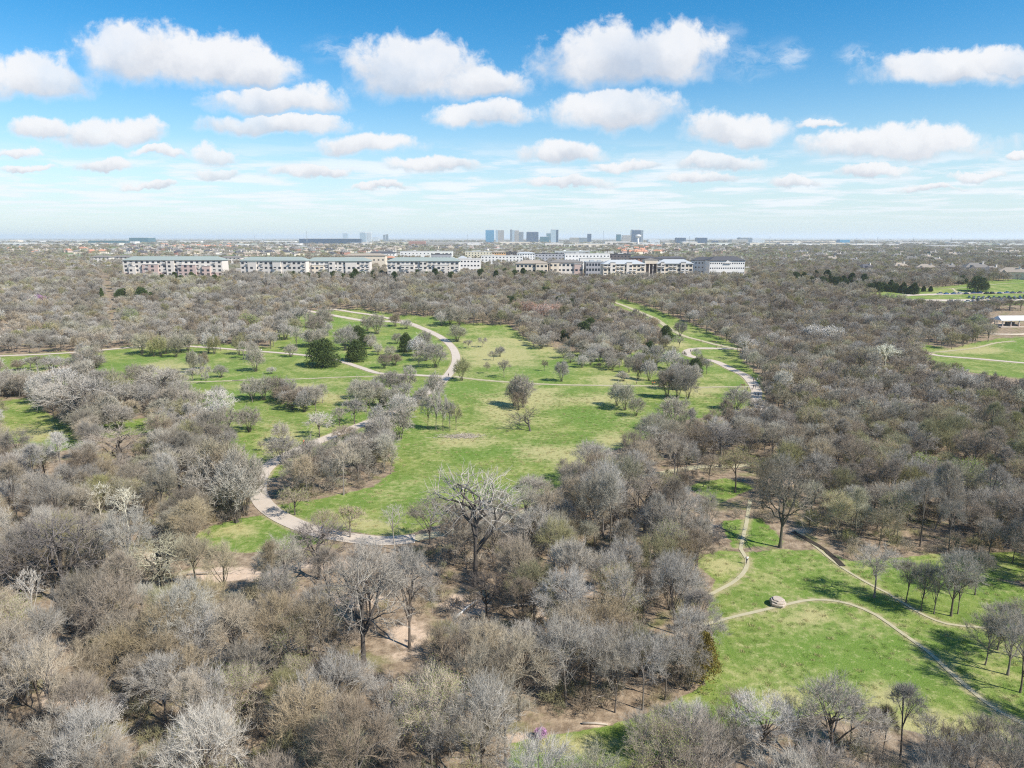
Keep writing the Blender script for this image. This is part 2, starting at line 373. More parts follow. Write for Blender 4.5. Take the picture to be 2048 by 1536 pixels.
path('dirt_path', [(1905,577),(1912,583),(1925,587)], 2.0, M['dirt'], 0.12)
path('dirt_path', [(1740,579),(1800,577),(1870,576),(1905,577),(1980,570),(2060,565)], 1.6, M['dirt'], 0.12)
def painted_shade(t, b):
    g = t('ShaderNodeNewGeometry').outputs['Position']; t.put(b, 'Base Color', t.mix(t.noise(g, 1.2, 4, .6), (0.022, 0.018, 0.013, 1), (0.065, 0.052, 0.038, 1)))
M['painted_shade'] = mat('painted_shade', nodes=painted_shade)
path('shade_strip', [(1585,1064),(1615,1080),(1650,1101),(1684,1133)], 1.3, M['painted_shade'], 0.10, wob=.25)  # dark strip on the ground, tree shade put into its colour
path('parking_aisle', [(1810,591),(1870,589),(1930,587),(2000,586),(2110,585)], 7.5, M['concrete'], 0.2)
path('parking_aisle', [(1830,601),(1900,601),(2000,600),(2110,600)], 9, M['concrete'], 0.2)

PPv = np.vstack([p for p, _ in PATHPTS]); PWv = np.concatenate([np.full(len(p), r) for p, r in PATHPTS]); vg = np.zeros(len(gv)); nearv = np.nonzero((gv[:, 1] > 60) & (gv[:, 1] < 700) & (np.abs(gv[:, 0]) < 560))[0]
for s in range(0, len(nearv), 4000):
    q = nearv[s:s + 4000]; vg[q] = np.clip(1 - (np.hypot(gv[q, 0][:, None] - PPv[None, :, 0], gv[q, 1][:, None] - PPv[None, :, 1]) - PWv[None]).min(1) / 1.8, 0, 1)
at = bpy.data.objects['ground'].data.attributes.new('verge', 'FLOAT', 'POINT'); at.data.foreach_set('value', vg.astype(np.float32))
# ------------------------------------------------------------------ trees
def polytube(pl, rad, k, V, F, base):
    """tapered tube along a polyline, appended to V, F"""
    pl = np.asarray(pl, float); n = len(pl)
    t = np.gradient(pl, axis=0); t /= np.linalg.norm(t, axis=1)[:, None] + 1e-9
    ref = np.array([0.31, 0.17, 0.93]) if abs(t[0, 2]) < 0.8 else np.array([0.93, 0.31, 0.17])
    u = np.cross(t, ref); u /= np.linalg.norm(u, axis=1)[:, None] + 1e-9; v = np.cross(t, u)
    a = np.arange(k) * 2 * math.pi / k
    ring = pl[:, None, :] + np.asarray(rad)[:, None, None] * (np.cos(a)[None, :, None] * u[:, None, :] + np.sin(a)[None, :, None] * v[:, None, :])
    V.append(ring.reshape(-1, 3))
    i = np.arange(n - 1)[:, None] * k; j = np.arange(k)[None, :]; j2 = (j + 1) % k
    F.append((base + np.stack([i + j, i + j2, i + k + j2, i + k + j], -1)).reshape(-1, 4))
    return base + n * k
def bez(p0, p1, p2, n): 
    t = np.linspace(0, 1, n)[:, None]
    return (1 - t) ** 2 * p0 + 2 * t * (1 - t) * p1 + t * t * p2
def bare_tree(seed, H=10.0, Rx=4.5, hb=0.28, nl=8, nb=8, nt=8, ntw=12, tw=0.011, twl=0.75, r0=0.20, gnarl=0.10, stems=1, shell=0.5, rb=1.0, up=0.5, thin=0.010):
    """trunk, limbs and branches aim at points of a domed crown; twigs fan out of every branch"""
    g = np.random.default_rng(seed)
    V, F, b = [], [], 0; V2, F2, b2 = [], [], 0
    czz = H * hb + (H - H * hb) * 0.38; Rz = H - czz; Rzl = czz - H * hb * 0.75
    lump = g.normal(size=(5, 3)); lump /= np.linalg.norm(lump, axis=1)[:, None]; la = g.uniform(-.18, .2, 5)
    def shellp(d, k):
        d = d / np.linalg.norm(d); s = 1 + sum(la[i] * max(0, d @ lump[i]) ** 2 for i in range(5))
        return np.array([0, 0, czz]) + d * np.array([Rx, Rx, Rz if d[2] > 0 else Rzl]) * k * s
    def rv(s): return g.normal(size=3) * s
    nodes = []
    starts = []
    if stems == 1:
        lean = rv(0.03 * H); lean[2] = 0
        top = np.array([0, 0, H * (hb + 0.30)]) + lean
        tp = bez(np.zeros(3), np.array([0, 0, H * hb * .6]) + rv(.12), top, 6); tp[0, 2] = -0.3
        rad = np.linspace(1, 0.55, 6) * r0; rad[0] *= 1.45
        b = polytube(tp, rad, 7, V, F, b)
        for i in range(nl): starts.append((tp[min(5, 3 + i % 3)] * 1.0 + (tp[4] - tp[3]) * g.uniform(-.6, .3), r0 * 0.52))
    else:
        for i in range(nl):
            a_ = g.uniform(0, 6.28); q = np.array([math.cos(a_), math.sin(a_), 0]) * g.uniform(0.05, 0.35) * stems ** .5
            q[2] = -0.15; starts.append((q, r0 * 0.6))
    for i, (p0, r1) in enumerate(starts):
        az = (i * 2.39996 + g.uniform(-.4, .4)); el_ = math.asin(np.clip(g.uniform(0.02, 1.0) ** 0.8, 0, .99)) if stems == 1 else math.asin(g.uniform(.35, .99))
        d = np.array([math.cos(az) * math.cos(el_), math.sin(az) * math.cos(el_), math.sin(el_) * 1.0])
        tgt = shellp(d, g.uniform(0.62, 0.8))
        mid = p0 * 0.45 + tgt * 0.55; mid[:2] *= 0.80; mid[2] += (0.10 if stems == 1 else -0.05) * H * g.uniform(0.1, 1.0)
        lp = bez(p0, mid + rv(gnarl * Rx), tgt, 7); lp[1:-1] += g.normal(size=(5, 3)) * gnarl * Rx * 0.16
        lr = np.linspace(1, 0.30, 7) * r1
        b = polytube(lp, lr, 5, V, F, b)
        for j in range(nb):
            t = 0.30 + 0.70 * (j + g.uniform(0, 1)) / nb; k = t * 6; a0 = int(min(5, k)); q0 = lp[a0] + (lp[a0 + 1] - lp[a0]) * (k - a0)
            dd = d * g.uniform(0.8, 1.4) + rv(0.52); dd[2] = max(dd[2], -0.30)
            tg = shellp(dd, g.uniform(0.74, 0.97))
            if np.linalg.norm(tg - q0) > Rx * 0.85: tg = q0 + (tg - q0) * (Rx * 0.85 / np.linalg.norm(tg - q0))
            br = bez(q0, (q0 + tg) / 2 + rv(gnarl * Rx * 0.5) + np.array([0, 0, 0.04 * H]), tg, 5)
            br[1:-1] += g.normal(size=(3, 3)) * gnarl * 0.5
            rr0 = max(0.022, r1 * 0.33 * rb * (1.1 - 0.5 * t))
            b2 = polytube(br, np.linspace(1, 0.35, 5) * rr0, 3, V2, F2, b2)
            for m in range(nt):
                t2 = 0.25 + 0.75 * (m + g.uniform(0, 1)) / nt; k2 = t2 * 4; a2 = int(min(3, k2)); s0 = br[a2] + (br[a2 + 1] - br[a2]) * (k2 - a2)
                o = s0 - np.array([0, 0, czz - 0.35 * Rz]); o /= np.linalg.norm(o) + 1e-6
                bd = (br[a2 + 1] - br[a2]); bd /= np.linalg.norm(bd) + 1e-6
                dd2 = o * 0.55 + bd * 0.5 + rv(0.55) + np.array([0, 0, 0.15]); dd2 /= np.linalg.norm(dd2)
                L = g.uniform(0.09, 0.20) * Rx * 1.6
                s1 = s0 + dd2 * L * 0.5 + rv(0.08); s2 = s0 + dd2 * L + rv(0.12)
                b2 = polytube([s0, s1, s2], [thin * 1.7, thin * 1.2, thin * .7], 3, V2, F2, b2)
                nodes.append(np.concatenate([s0, s1, s2]))
    N = np.array(nodes)
    # twigs: slender triangles, several from every branchlet
    n = len(N) * ntw; own = np.repeat(np.arange(len(N)), ntw); t = g.uniform(0.1, 1, n)[:, None]
    P0, P1, P2 = N[own, :3], N[own, 3:6], N[own, 6:]
    p = np.where(t < .5, P0 + (P1 - P0) * t * 2, P1 + (P2 - P1) * (t * 2 - 1))
    d = (P2 - P0); d /= np.linalg.norm(d, axis=1)[:, None] + 1e-6
    d = d * 0.75 + g.normal(size=(n, 3)) * 0.50; d[:, 2] += up * 0.45; d /= np.linalg.norm(d, axis=1)[:, None]
    L = (g.uniform(0.45, 1.15, n) * twl)[:, None]
    s = np.cross(d, g.normal(size=(n, 3))); s /= np.linalg.norm(s, axis=1)[:, None] + 1e-6; s *= tw
    bend = g.normal(size=(n, 3)) * 0.10 * L; bend[:, 2] += 0.05 * L[:, 0]
    m = p + d * L * .55 + bend; e = p + d * L + bend * 0.4
    TV = np.stack([p + s, p - s, m + s * .7, m - s * .7, e], 1).reshape(-1, 3)
    q = (np.arange(n) * 5)[:, None] + b2
    V2.append(TV)
    Q = q + np.array([[0, 1, 3, 2]]); T = q + np.array([[2, 3, 4]])
    return dict(trunk=(np.vstack(V), [np.vstack(F)]), crown=(np.vstack(V2), [np.vstack(F2), Q, T]), tips=e, rng=g)
def leaf_bits(g, pts, n, size, spread, flat=0.0):
    c = pts[g.integers(0, len(pts), n)] + g.normal(size=(n, 3)) * spread
    a = g.normal(size=(n, 3)); a /= np.linalg.norm(a, axis=1)[:, None]; b = np.cross(a, g.normal(size=(n, 3))); b /= np.linalg.norm(b, axis=1)[:, None]
    s = (g.uniform(.6, 1.3, n) * size)[:, None]
    return np.stack([c - a * s, c + b * s * .6, c + a * s], 1).reshape(-1, 3), np.arange(n * 3).reshape(-1, 3)
def add_bits(crown, bits, mats_):
    V, F = crown; BV, BT = bits; n0 = sum(len(f) for f in F)
    V = np.vstack([V, BV]); F = F + [BT + len(V) - len(BV)]
    return (V, F), np.concatenate([np.zeros(n0, int), np.ones(len(BT), int)])
def evergreen(seed, H, Rx, n=9000, size=0.27, cone=0.6):
    g = np.random.default_rng(seed)
    nl = 70; la = g.uniform(0, 6.28, nl); lh = g.uniform(0.0, 0.97, nl)
    prof = lambda h: np.clip(np.minimum(1.0, 0.86 + h * 1.2) * (1 - h) ** cone * (1 + .0 * h), 0.06, 1)
    lr = prof(lh) * Rx * 0.70
    lc = np.stack([np.cos(la) * lr, np.sin(la) * lr, H * (0.10 + 0.84 * lh)], 1)
    ls = Rx * (0.24 + 0.2 * prof(lh)) * g.uniform(.75, 1.2, nl)
    k = g.integers(0, nl, n); d = g.normal(size=(n, 3)); d /= np.linalg.norm(d, axis=1)[:, None]
    c = lc[k] + d * (ls[k] * g.uniform(0.35, 1.0, n) ** .5)[:, None] * np.array([1, 1, 1.25])
    c[:, 2] = np.clip(c[:, 2], 0.1, None)
    up_ = d * 0.6 + np.array([0, 0, 0.9]) + g.normal(size=(n, 3)) * .35; up_ /= np.linalg.norm(up_, axis=1)[:, None]
    s = np.cross(up_, g.normal(size=(n, 3))); s /= np.linalg.norm(s, axis=1)[:, None]; z = (size * g.uniform(.6, 1.4, n))[:, None]
    CV = np.stack([c - s * z * .45, c + s * z * .45, c + up_ * z * 1.6], 1).reshape(-1, 3)
    V, F = [], []; b = polytube([(0, 0, -.2), (0.05, 0, H * .4), (0, .05, H * .85)], [Rx * .07, Rx * .05, .03], 6, V, F, 0)
    for i in range(nl): b = polytube([(0, 0, max(.3, lc[i, 2] - .25 * Rx)), lc[i]], [.05, .015], 3, V, F, b)
    return dict(trunk=(np.vstack(V), [np.vstack(F)]), crown=(CV, [np.arange(n * 3).reshape(-1, 3)]))
def bark_mat(name, c0, c1, var=0.25):
    def f(t, b):
        oi = t('ShaderNodeObjectInfo'); g = t('ShaderNodeNewGeometry').outputs['Position']
        n = t.noise(g, 0.9, 3, 0.6)
        c = t.mix(n, tuple(c0) + (1,), tuple(c1) + (1,))
        h = t('ShaderNodeHueSaturation', {'Color': c, 'Saturation': t.math('MULTIPLY_ADD', oi.outputs['Random'], 0.5, 0.75), 'Value': t.math('MULTIPLY_ADD', oi.outputs['Random'], -var * 2, 1 + var)})
        lo = oi.outputs['Location']; n1 = t.noise(lo, 0.021, 3, .6); n2 = t.noise(lo, 0.05, 2, .6)
        c = t.mix(t.sstep(n1, .50, .68, 0, .45), h.outputs[0], tuple(v * q for v, q in zip(c1, (.92, 1.0, .66))) + (1,))
        h2 = t('ShaderNodeHueSaturation', {'Color': c, 'Value': t.sstep(n2, .33, .67, .74, 1.24)}); t.put(b, 'Base Color', h2.outputs[0])
    return mat(name, rough=0.85, nodes=f, spec=0.15)
M['bark'] = bark_mat('bark', (0.10, 0.082, 0.066), (0.22, 0.19, 0.165))
M['bark_dark'] = bark_mat('bark_dark', (0.055, 0.045, 0.038), (0.13, 0.115, 0.10))
M['bark_pale'] = bark_mat('bark_pale', (0.42, 0.38, 0.32), (0.72, 0.68, 0.60), .1)
TW = {'grey': ((0.270, 0.242, 0.200), (0.415, 0.378, 0.320)), 'silver': ((0.355, 0.325, 0.275), (0.50, 0.465, 0.405)), 'brown': ((0.235, 0.195, 0.150), (0.365, 0.308, 0.245)),
      'tan': ((0.33, 0.27, 0.19), (0.46, 0.39, 0.285)), 'olive': ((0.24, 0.225, 0.125), (0.36, 0.34, 0.20)), 'dark': ((0.12, 0.105, 0.09), (0.25, 0.22, 0.20)), 'pale': ((0.55, 0.50, 0.43), (0.75, 0.71, 0.64))}
for k_, (a1, a2) in TW.items(): M['tw_' + k_] = bark_mat('twigs_' + k_, a1, a2, 0.13)
def leafm(name, c0, c1):
    def f(t, b):
        g = t('ShaderNodeNewGeometry').outputs['Position']; n = t.noise(g, 1.3, 3, .6)
        t.put(b, 'Base Color', t.mix(n, tuple(c0) + (1,), tuple(c1) + (1,)))
        b.inputs['Transmission Weight'].default_value = 0
    return mat(name, rough=0.7, nodes=f, spec=0.2)
M['bud'] = leafm('bud_green', (0.26, 0.33, 0.06), (0.42, 0.48, 0.12))
M['newleaf'] = leafm('new_leaf', (0.16, 0.27, 0.03), (0.32, 0.42, 0.06))
M['cedar'] = leafm('cedar', (0.045, 0.075, 0.022), (0.105, 0.135, 0.040)); M['cedar_rust'] = leafm('cedar_rust', (0.13, 0.125, 0.03), (0.30, 0.22, 0.05))
M['pink'] = leafm('redbud_blossom', (0.50, 0.18, 0.50), (0.72, 0.38, 0.70)); M['white'] = leafm('blossom_white', (0.75, 0.70, 0.66), (0.88, 0.85, 0.80))
M['rust'] = leafm('rusty_buds', (0.50, 0.26, 0.18), (0.62, 0.36, 0.26))
def tree_meshes(name, d, trunk_m, crown_m, bits=None):
    tm = mesh_from('trunk', d['trunk'][0], d['trunk'][1], [trunk_m], smooth=True)
    if bits: (V, F), fm = add_bits(d['crown'], bits[0], None); cm = mesh_from('crown', V, F, [crown_m, bits[1]], fm)
    else: cm = mesh_from('crown', d['crown'][0], d['crown'][1], [crown_m])
    return tm, cm
# prototypes: key -> (trunk mesh, crown mesh, height, radius)
PR = {}
def variant(key, src, crown_m, trunk_m=None):
    tm, cm, H, Rx = PR[src]
    c2 = cm.copy(); c2.materials[0] = M[crown_m]; t2 = tm
    if trunk_m: t2 = tm.copy(); t2.materials[0] = M[trunk_m]
    PR[key] = (t2, c2, H, Rx)
NP = [(11, 4.4, .30, .17, .09, 9, 8), (12.5, 4.2, .42, .17, .07, 8, 9), (9.5, 4.3, .24, .16, .13, 9, 8), (13, 5.0, .32, .22, .13, 10, 9), (10.5, 3.4, .40, .14, .07, 8, 8), (13.5, 2.9, .55, .15, .06, 7, 8), (12, 4.2, .35, .18, .18, 6, 5), (11.5, 4.8, .20, .13, .08, 11, 7)]
for s, (H, Rx, hb_, r0_, gn, nl_, nt_) in enumerate(NP):   # detailed trees for the near woods
    d = bare_tree(100 + s, H, Rx, hb=hb_, nl=nl_, nb=8, nt=nt_, ntw=10, tw=0.0105, twl=1.0, up=.9, r0=r0_, gnarl=gn, stems=(2 if s == 7 else 1))
    PR['n%d' % s] = tree_meshes('n', d, M['bark'], M['tw_grey']) + (H, Rx)
    for k_ in ('brown', 'tan', 'silver', 'olive'): variant('n%d_%s' % (s, k_), 'n%d' % s, 'tw_' + k_)
    if s < 3:
        (V, F), fm = add_bits(d['crown'], leaf_bits(d['rng'], d['tips'], 5200, 0.055, .08), None)
        PR['n%d_bud' % s] = (PR['n%d' % s][0], mesh_from('crown', V, F, [M['tw_tan'], M['bud']], fm), H, Rx)
for s in range(4):   # lighter meshes, same build, for trees a few hundred metres away
    H = (10, 11, 9, 10)[s]; Rx = (4.7, 4.8, 4.6, 4.0)[s]
    d = bare_tree(200 + s, H, Rx, hb=.22, nl=8, nb=6, nt=5, ntw=9, tw=0.029, twl=.95, r0=.19, gnarl=.08, thin=.02)
    PR['m%d' % s] = tree_meshes('m', d, M['bark'], M['tw_grey']) + (H, Rx)
    for k_ in ('brown', 'tan', 'silver', 'olive'): variant('m%d_%s' % (s, k_), 'm%d' % s, 'tw_' + k_)
    (V, F), fm = add_bits(d['crown'], leaf_bits(d['rng'], d['tips'], 1500, 0.10, .12), None)
    PR['m%d_bud' % s] = (PR['m%d' % s][0], mesh_from('crown', V, F, [M['tw_tan'], M['bud']], fm), H, Rx)
for s in range(3):   # many-stemmed thicket trees of the meadow, crown down to the ground
    H = 9; Rx = (4.2, 3.8, 4.6)[s]
    d = bare_tree(300 + s, H, Rx, hb=.08, nl=12, nb=8, nt=6, ntw=10, tw=0.022, twl=.9, r0=.11, gnarl=.05, stems=3, thin=.014)
    PR['b%d' % s] = tree_meshes('b', d, M['bark_dark'], M['tw_grey']) + (H, Rx)
    for k_ in ('brown', 'silver', 'olive'): variant('b%d_%s' % (s, k_), 'b%d' % s, 'tw_' + k_)
    if s == 0:
        for nm, mt, nn in (('bud', 'newleaf', 2600), ('pink', 'pink', 5200), ('pinkn', 'pink', 1500), ('white', 'white', 4200), ('rust', 'rust', 3200)):
            (V, F), fm = add_bits(d['crown'], leaf_bits(d['rng'], d['tips'], int(nn * 1.5), 0.15 if nm != 'pinkn' else .32, .3), None)
            PR['b_' + nm] = (PR['b0'][0], mesh_from('crown', V, F, [M['tw_grey'], M[mt]], fm), H, Rx)
for s in range(2):   # old gnarled oaks
    H = (19, 17)[s]; Rx = (8.6, 8.0)[s]
    d = bare_tree(400 + s, H, Rx, hb=(.42, .30)[s], nl=10, nb=8, nt=6, ntw=7, tw=0.013, twl=1.0, r0=.38, gnarl=.20, rb=1.35, thin=.022)
    PR['oak%d' % s] = tree_meshes('o', d, M['bark_dark'], M['tw_grey']) + (H, Rx); variant('oak%d_dark' % s, 'oak%d' % s, 'tw_dark'); variant('oak%d_brown' % s, 'oak%d' % s, 'tw_brown')
    (V, F), fm = add_bits(d['crown'], leaf_bits(d['rng'], d['tips'], 5000, 0.06, .1), None)
    PR['oak%d_bud' % s] = (PR['oak%d' % s][0], mesh_from('crown', V, F, [M['tw_dark'], M['bud']], fm), H, Rx)
for s in range(2):   # pale sycamores: white limbs, few twigs
    d = bare_tree(450 + s, 14, 4.2, hb=.35, nl=8, nb=6, nt=5, ntw=5, tw=0.014, twl=.8, r0=.18, gnarl=.08, rb=1.3, thin=.018)
    PR['syc%d' % s] = tree_meshes('s', d, M['bark_pale'], M['tw_pale']) + (14, 4.2)
d = bare_tree(440, 19, 8.4, hb=.38, nl=11, nb=6, nt=5, ntw=4, tw=0.013, twl=1.1, r0=.40, gnarl=.24, rb=1.5, thin=.024, up=.8)
PR['oakh'] = tree_meshes('o', d, M['bark_dark'], M['tw_grey']) + (19, 8.4)
for s in range(3):
    H = (11, 10, 9)[s]; Rx = (4.6, 4.2, 2.6)[s]
    PR['e%d' % s] = tree_meshes('e', evergreen(500 + s, H, Rx, cone=(.42, .5, .75)[s]), M['bark'], M['cedar']) + (H, Rx)
PR['e_rust'] = tree_meshes('e', evergreen(510, 12, 3.0, n=9000, size=.15, cone=.8), M['bark'], M['cedar_rust']) + (12, 3.0)
d = bare_tree(600, 9, 5.5, hb=.15, nl=7, nb=6, nt=4, ntw=5, tw=0.016, twl=.8, r0=.26, gnarl=.25, rb=1.5, thin=.02)
PR['fallen'] = tree_meshes('f', d, M['bark_dark'], M['tw_dark']) + (9, 5.5)
# undergrowth bush: twigs from the ground
d = bare_tree(650, 2.6, 1.9, hb=.02, nl=7, nb=4, nt=4, ntw=7, tw=0.012, twl=.6, r0=.04, gnarl=.08, stems=2, thin=.008)
PR['u'] = tree_meshes('u', d, M['bark'], M['tw_brown']) + (2.6, 1.9); variant('u_tan', 'u', 'tw_tan'); variant('u_olive', 'u', 'tw_olive')

def measure(key):
    cm = PR[key][1]; v = np.empty(len(cm.vertices) * 3, np.float32); cm.vertices.foreach_get('co', v); v = v.reshape(-1, 3)
    r = np.percentile(np.hypot(v[:, 0], v[:, 1]), 96); return float(np.percentile(v[:, 2], 99)), float(r)
DIM = {}
# ------------------------------------------------------------------ placing trees
TREES = []    # x, y, r of every placed tree
RNG = np.random.default_rng(11)
KIND = {'n': 'bare_tree', 'm': 'small_tree', 'b': 'thicket_tree', 'o': 'oak_tree', 's': 'sycamore_tree', 'e': 'juniper_tree', 'f': 'leaning_tree'}
NODE0 = {}
def put_tree(key, x, y, s=1.0, sz=None, label=None, group=None, cat='tree', rz=None, name=None, tilt=0.0, sub=0.0):
    tm, cm, H, Rx = PR[key]
    if name is None:
        name = 'budding_tree' if 'bud' in key else 'redbud_tree' if 'pink' in key else 'blossoming_tree' if 'white' in key else 'rusty_tree' if 'rust' in key and key[0] == 'b' else KIND[key[0]]
    o = bpy.data.objects.new(name, None); o.empty_display_size = 0.5; link(o)
    o.location = (x, y, hz(x, y) - sub); o.rotation_euler = (0, tilt, RNG.uniform(0, 6.28) if rz is None else rz); o.scale = (s, s, sz if sz else s)
    if key not in NODE0:
        a = bpy.data.objects.new('trunk', tm); b = bpy.data.objects.new('crown', cm); NODE0[key] = (a, b)
    else: a, b = (q.copy() for q in NODE0[key])
    link(a, o); link(b, o)
    tag(o, label, cat, group); TREES.append((x, y, Rx * s * (0.75 if key[0] in 'be' else 0.6)))
    return o
LMK = [(935,1000,'the huge gnarled oak'),(973,1180,'the dark crooked oak'),(727,1220,'the spreading brown tree'),(640,1110,'the dark sprawling oak'),(1560,1010,'the twin-trunk oak'),(1290,1000,'the vase-shaped brown tree'),(1440,900,'the dark oak by the lawn tip'),
 (130,1130,'the far left dark oak'),(330,1140,'the leaning grey oak'),(205,1010,'the pale sycamore pair'),(70,1190,'the tall pale trunk'),(1405,1310,'the rusty juniper'),(1085,1475,'the purple redbud'),(225,1445,'the flowering bush'),(1555,1200,'the stone seat'),(932,1222,'the white straight log'),
 (760,1050,'the near path bend'),(540,1030,'the path loop'),(1494,1120,'the person in white'),(1720,1090,'the narrow trail'),(1870,1150,'the tree row at right'),(2020,1300,'the right edge clump'),(400,1330,'the forked white log'),(130,1400,'the sandy clearing'),(820,1270,'the bare sand'),(1205,1395,'the foreground grove branch'),
 (1640,1500,'the leaning white limb'),(1900,960,'the fresh green trees'),(1660,945,'the small white blossom tree'),(1150,980,'the sandy bank'),(590,1405,'the reddish limb'),(1120,1200,'the crooked limb'),(1940,1500,'the bottom right corner'),(20,1500,'the bottom left corner'),(1040,1500,'the bottom clearing'),(640,1500,'the bottom edge centre-left'),(1430,1450,'the near meadow corner')]
def near_lm(px, py, L=LMK):
    k = min(range(len(L)), key=lambda i: (L[i][0] - px) ** 2 + 1.6 * (L[i][1] - py) ** 2); dx_, dy_ = px - L[k][0], py - L[k][1]
    w_ = ('right of' if dx_ > 0 else 'left of') if abs(dx_) > abs(dy_) * 1.2 else ('in front of' if dy_ > 0 else 'behind')
    return w_ + ' ' + L[k][2]
JL = [(560,560,'the second green-roofed block'),(610,560,'the middle of the green-roofed row'),(670,560,'the right green-roofed wing'),(738,558,'the gap before the last green roof'),(790,562,'the left end of the last green-roofed block'),(850,560,'the last green-roofed block'),(900,560,'the white gabled hall'),(526,578,'the pointed juniper'),
 (300,565,'the first green-roofed block'),(380,570,'the middle of the first green roof'),(430,566,'the right end of the first block'),(284,606,'the two big junipers'),(980,558,'the town centre'),(1064,558,'the tan-roofed pale building'),(1110,560,'the pale low buildings'),(1245,552,'the left silver roof'),(1303,552,'the dark portico'),(1050,600,'the far wood centre'),(1110,612,'the rusty trees'),(1160,600,'the far wood right of the rusty trees'),
 (1600,566,'the left end of the right dark band'),(1640,572,'the right wood band, left'),(1690,575,'the middle of the right dark band'),(1740,580,'the lawn edge before the houses'),(1780,582,'the parking lawn corner'),(1827,588,'the bright small juniper')]
# trees of the meadows, from the photograph: base x, base y, crown width, height (all in photo pixels), mesh
def size_at(x, y, z=None):
    return FPX / (y * CP - (hz(x, y) - CAMZ) * SP)       # photo pixels per metre
HK = []
def H_(px, py, w_, h_, key, label, **kw):
    x, y = gp(px, py); k = size_at(x, y)
    if key not in DIM: DIM[key] = measure(key)
    H, Rx = DIM[key]; s = w_ / k / (2 * Rx) * 1.10
    sz = max(0.6 * s, min(2.1 * s, h_ / k / H * 1.08))
    if key[:2] in ('oa', 'sy') or 'bud' in key or key in ('b_pink', 'b_rust', 'b_white', 'e_rust', 'fallen') or key[0] == 'e': HK.append(([(px - w_ * .38, py - h_ * 1.0), (px + w_ * .38, py - h_ * 1.0), (px + w_ * .38, py - h_ * .38), (px - w_ * .38, py - h_ * .38)], y))
    if key[0] == 'e' and w_ <= 24: HK[-1] = ([(px - w_ * .65, py - h_ * 1.15), (px + w_ * .65, py - h_ * 1.15), (px + w_ * .65, py - h_ * .1), (px - w_ * .65, py - h_ * .1)], y)
    return put_tree(key, x, y, s, sz, label, **kw)
